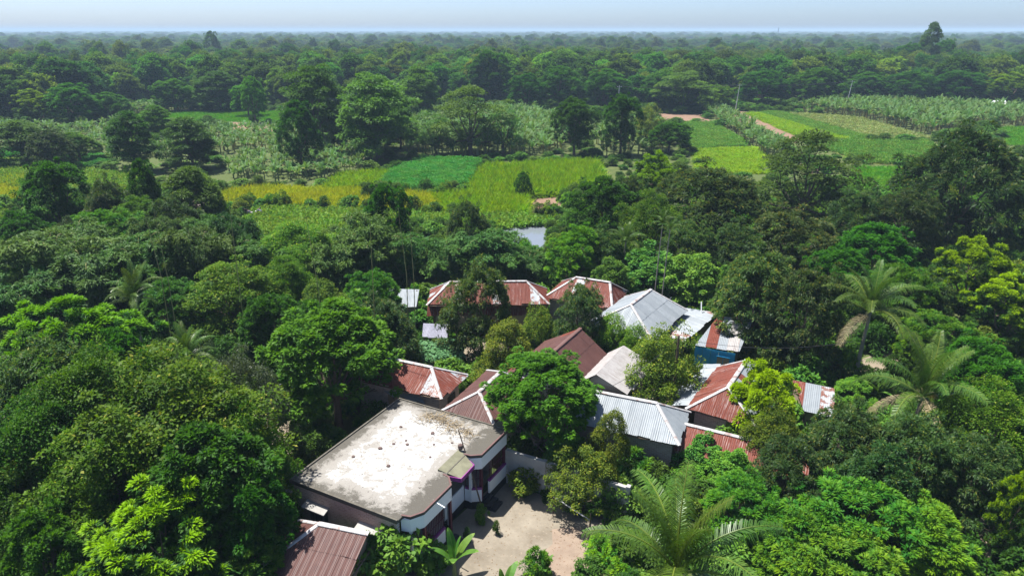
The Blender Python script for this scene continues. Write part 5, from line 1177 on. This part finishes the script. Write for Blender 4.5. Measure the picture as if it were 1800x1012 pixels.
# ------------------------------------------------------------------ banana plants near enough to show each leaf
NB = [blade_mesh('near_blade%d' % i, 320+i, M['f_banana'], 2.0, .52, e, f_, i == 2, 12) for i, (e, f_) in enumerate(((88, 62), (62, 12), (55, -25)))]
def banana(u, v, h, s, label, seed, n=6):
    rng = random.Random(seed); p = P(u, v, h); o = empty('banana_plant', (p.x, p.y, 0)); tag(o, label, 'banana plant')
    MB().tube([(0, 0, -.05), (0, 0, h*.5), (0, 0, h)], [.13, .10, .06], 7).build('stem', M['stem'], o)
    for k in range(n): sc = s*rng.uniform(.85, 1.1); link('leaf', NB[0 if k < 2 else rng.choice((1, 1, 2))], o, (0, 0, h-.1), (0, 0, k*2.4+rng.uniform(-.3, .3)), (sc, sc, sc))
banana(798, 985, 1.0, .9, 'young banana plant with upright bright leaf at the bottom edge', 1)
banana(885, 1040, .7, .75, 'banana plant whose leaf tips reach in at the bottom edge', 2)
banana(770, 705, 1.4, .7, 'banana plant squeezed between the flat roof and red tin house', 3)
banana(955, 1000, .6, .5, 'small banana plant in the courtyard shrubs', 4, 5)
banana(1545, 690, 1.3, .9, 'banana plant by the low bright vine mound', 6)
# gourd trellis
gt = empty('gourd_trellis', tuple(P(775, 628, 0))); tag(gt, 'low trellis covered with pale green gourd leaves behind the red tin house', 'trellis')
q = [P(738, 602, 1.7), P(812, 598, 1.7), P(815, 628, 1.7), P(742, 634, 1.7)]; off = gt.location
rng = np.random.default_rng(77); n = 2600; a, b = rng.random((n, 1)), rng.random((n, 1)); qq = [np.array(p-off) for p in q]
pos = (qq[0]*(1-a)+qq[1]*a)*(1-b)+(qq[3]*(1-a)+qq[2]*a)*b; pos[:, 2] += rng.normal(size=n)*.10+.08*np.sin(pos[:, 0]*3); k = rng.random(n) < .12; pos[k, 2] -= rng.random(k.sum())*.7
V, F, A = leaves(pos, norm(rng.normal(size=(n, 3))*np.array([1, 1, .3])), norm(UP+rng.normal(size=(n, 3))*.3), .26*rng.uniform(.6, 1.2, n), .24*rng.uniform(.6, 1.2, n), np.stack([rng.random(n), rng.random(n), rng.random(n), np.ones(n)], 1))
link('leaves', mesh_np('gourd_leaves', V, F, M['f_gourd'], A), gt)
for p in qq: MB().tube([(p[0]*.95, p[1]*.95, -.1), (p[0]*.95, p[1]*.95, 1.7)], .05, 6).build('post', M['wood'], gt)
for i in range(5): s = qq[0]*(1-i/4)+qq[1]*(i/4); e = qq[3]*(1-i/4)+qq[2]*(i/4); MB().tube([tuple(s), tuple(e)], .03, 5).build('rail', M['wood'], gt)
excl(q)
# bare bamboo poles rising from the clumps
for i, (u, v, h) in enumerate(((703, 365, 13), (716, 372, 13), (640, 380, 14), (255, 365, 13), (268, 372, 13), (392, 340, 14), (540, 372, 14))):
    p = P(u, v, h); o = MB().tube([(p.x, p.y, 0), (p.x+.2, p.y, h*.6), (p.x+.1+.25*(i % 3-1), p.y, h)], [.035, .03, .012], 5).build('bamboo_pole', M['bamboo_culm'])
    tag(o, 'bare upright bamboo pole poking above the bamboo belt', 'bamboo', 'bare bamboo poles above the clumps')

# ------------------------------------------------------------------ people working in the vegetable plot
M['skin'] = plain('skin', (.16, .085, .055), .6, 0, .35, .1, 3); M['hair'] = plain('hair', (.012, .010, .010), .5, 0, .3, .2, 5)
def person(u, v, rz, shirt, trousers, label, bend=.9):
    """stooping field worker: one skinned body, with hair and clothes as children"""
    p = P(u, v, 0); o = empty('person', (p.x, p.y, 0), rz); tag(o, label, 'person')
    fx = math.sin(bend); fz = math.cos(bend); hip = Vector((0, 0, .86))
    def tr(l): return hip+Vector((0, fx*l, fz*l))
    ch = tr(.45); nk = tr(.56); hd = nk+Vector((0, .12, .06)); 
    J = [hip, tr(.22), ch, nk, hd, hd+Vector((0, .08, .10)),
         hip+Vector((-.10, 0, -.04)), Vector((-.13, .10, .46)), Vector((-.14, -.02, .06)), Vector((-.14, .16, .03)),
         hip+Vector((.10, 0, -.04)), Vector((.13, .06, .46)), Vector((.15, -.10, .06)), Vector((.15, .08, .03)),
         ch+Vector((-.19, 0, 0)), ch+Vector((-.22, .10, -.27)), ch+Vector((-.14, .26, -.48)), ch+Vector((-.12, .30, -.56)),
         ch+Vector((.19, 0, 0)), ch+Vector((.22, .12, -.26)), ch+Vector((.12, .30, -.46)), ch+Vector((.10, .34, -.54))]
    E = [(0, 1), (1, 2), (2, 3), (3, 4), (4, 5), (0, 6), (6, 7), (7, 8), (8, 9), (0, 10), (10, 11), (11, 12), (12, 13), (2, 14), (14, 15), (15, 16), (16, 17), (2, 18), (18, 19), (19, 20), (20, 21)]
    rad = [.13, .13, .15, .06, .095, .085, .095, .065, .045, .035, .095, .065, .045, .035, .06, .045, .035, .03, .06, .045, .035, .03]
    def skinned(nm, ids, mat, grow):
        mp_ = {k: i for i, k in enumerate(ids)}; me = bpy.data.meshes.new(nm); me.from_pydata([J[k] for k in ids], [(mp_[a_], mp_[b_]) for a_, b_ in E if a_ in mp_ and b_ in mp_], [])
        ob = link(nm, me, o); md = ob.modifiers.new('skin', 'SKIN'); 
        for i, k in enumerate(ids): me.skin_vertices[0].data[i].radius = (rad[k]+grow, rad[k]+grow)
        me.skin_vertices[0].data[0].use_root = True; ob.modifiers.new('sub', 'SUBSURF').render_levels = 1; me.materials.append(mat); return ob
    import bmesh
    def sk(me):
        bm = bmesh.new(); bm.from_mesh(me); bm.verts.layers.skin.verify(); bm.to_mesh(me); bm.free()
    _old = bpy.data.meshes.new
    def make(nm, ids, mat, grow):
        mp_ = {k: i for i, k in enumerate(ids)}; me = bpy.data.meshes.new(nm); me.from_pydata([tuple(J[k]) for k in ids], [(mp_[a_], mp_[b_]) for a_, b_ in E if a_ in mp_ and b_ in mp_], [])
        sk(me); ob = link(nm, me, o); ob.modifiers.new('skin', 'SKIN')
        for i, k in enumerate(ids): me.skin_vertices[0].data[i].radius = (rad[k]+grow, rad[k]+grow); me.skin_vertices[0].data[i].use_root = (i == 0)
        s_ = ob.modifiers.new('sub', 'SUBSURF'); s_.levels = 1; s_.render_levels = 1; me.materials.append(mat); return ob
    make('body', list(range(22)), M['skin'], 0)
    make('shirt', [2, 1, 0, 14, 15, 18, 19], plain('cloth_'+label[:12], shirt, .85, 0, .1, .1, 6), .02)
    make('trousers', [0, 6, 7, 10, 11], plain('cloth2_'+label[:12], trousers, .85, 0, .1, .1, 6), .022)
    MB().tube([tuple(hd+Vector((0, .0, .05))), tuple(hd+Vector((0, .02, .12))), tuple(hd+Vector((0, .05, .185)))], [.10, .105, .04], 8).build('hair', M['hair'], o)
person(435, 381, 2.6, (.05, .03, .04), (.28, .10, .05), 'person in dark shirt stooping at the left of the field workers', .75)
person(443, 384, 1.4, (.10, .11, .16), (.55, .50, .46), 'person in grey blue shirt bending in the middle of the field workers', 1.05)
person(452, 382, -1.2, (.08, .10, .17), (.60, .58, .55), 'person in blue shirt and pale wrap bending beside the others', .95)
person(460, 383, .6, (.07, .13, .12), (.05, .05, .06), 'person in green shirt stooping at the right of the field workers', 1.1)

# ------------------------------------------------------------------ undergrowth filling the ground between the trees
gx, gy = np.meshgrid(np.arange(-75, 75, 1.7), np.arange(15, 112, 1.7)); gx = gx.ravel()+RNG.uniform(-.8, .8, gx.size); gy = gy.ravel()+RNG.uniform(-.8, .8, gy.size)
kk = np.abs(gx) < gy*.85+6
for e in EXCL: kk &= ~in_poly(gx, gy, e)
ug = np.stack([gx[kk], gy[kk], np.zeros(kk.sum())], 1); n = len(ug); s = RNG.uniform(.5, 1.15, n); s3 = np.stack([s, s, s*RNG.uniform(.7, 1.2, n)], 1)
scatter('undergrowth', ug, s3, [t[0] for t in T['shrub']], 'tangled green undergrowth covering the ground between the trees', 'undergrowth', idx=RNG.choice(4, n, p=[.55, .15, .22, .08]))
gx, gy = np.meshgrid(np.arange(-210, 260, 3.2), np.arange(92, 270, 3.2)); gx = gx.ravel()+RNG.uniform(-1.5, 1.5, gx.size); gy = gy.ravel()+RNG.uniform(-1.5, 1.5, gy.size)
kk = (np.abs(gx) < gy*.85+6)
for e in EXCL: kk &= ~in_poly(gx, gy, e)
ug = np.stack([gx[kk], gy[kk], np.zeros(kk.sum())], 1); n = len(ug); s = RNG.uniform(.8, 1.9, n)*np.where(ug[:, 1] < 165, .7, 1.0); s3 = np.stack([s, s, s*RNG.uniform(.35, .8, n)], 1)
scatter('field_weeds', ug, s3, [T['shrub'][0][0], T['shrub'][2][0], CR['low'][0][0]], 'weeds and low bushes between the far plots', 'weeds', idx=RNG.choice(3, n, p=[.4, .25, .35]))

# fallen leaves over the courtyard, thicker towards the wall and the palm
rng = np.random.default_rng(91); n = 420; fx = 7.6+6.6*rng.random(n)**.7; fy = -3+11.9*rng.random(n)**.6; pos = np.array([tuple(HL(a_, b_, .02)) for a_, b_ in zip(fx, fy)]); ang = rng.uniform(0, 6.28, n)
V, F, A = leaves(pos, np.stack([np.cos(ang), np.sin(ang), rng.uniform(-.05, .15, n)], 1), norm(UP+rng.normal(size=(n, 3))*.25), 0.085*rng.uniform(.5, 1.3, n), .045*rng.uniform(.6, 1.3, n), np.stack([rng.random(n), rng.random(n), rng.random(n), np.ones(n)], 1))
M['fallen'] = plain('fallen_leaf', (.17, .115, .065), .9, 0, .1, .6, 3)
tag(link('fallen_leaves', mesh_np('fallen_leaves', V, F, M['fallen'], A)), 'brown fallen leaves strewn over the sandy courtyard', 'leaves', kind='stuff')

# ------------------------------------------------------------------ haze over the whole plain
hz = link('haze', MB().box(-12000, 12000, -200, 14500, -1.0, 40).mesh('haze', bpy.data.materials.new('haze_air'))); tag(hz, 'pale blue haze hanging over the plain', 'haze', kind='stuff')
hm = hz.data.materials[0]; hm.use_nodes = True; hm.node_tree.nodes.clear(); ho = hm.node_tree.nodes.new('ShaderNodeOutputMaterial'); pv_ = hm.node_tree.nodes.new('ShaderNodeVolumePrincipled')
pv_.inputs['Color'].default_value = (.56, .75, .93, 1); pv_.inputs['Density'].default_value = 2.8e-4; pv_.inputs['Anisotropy'].default_value = .0
hm.node_tree.links.new(pv_.outputs[0], ho.inputs['Volume'])
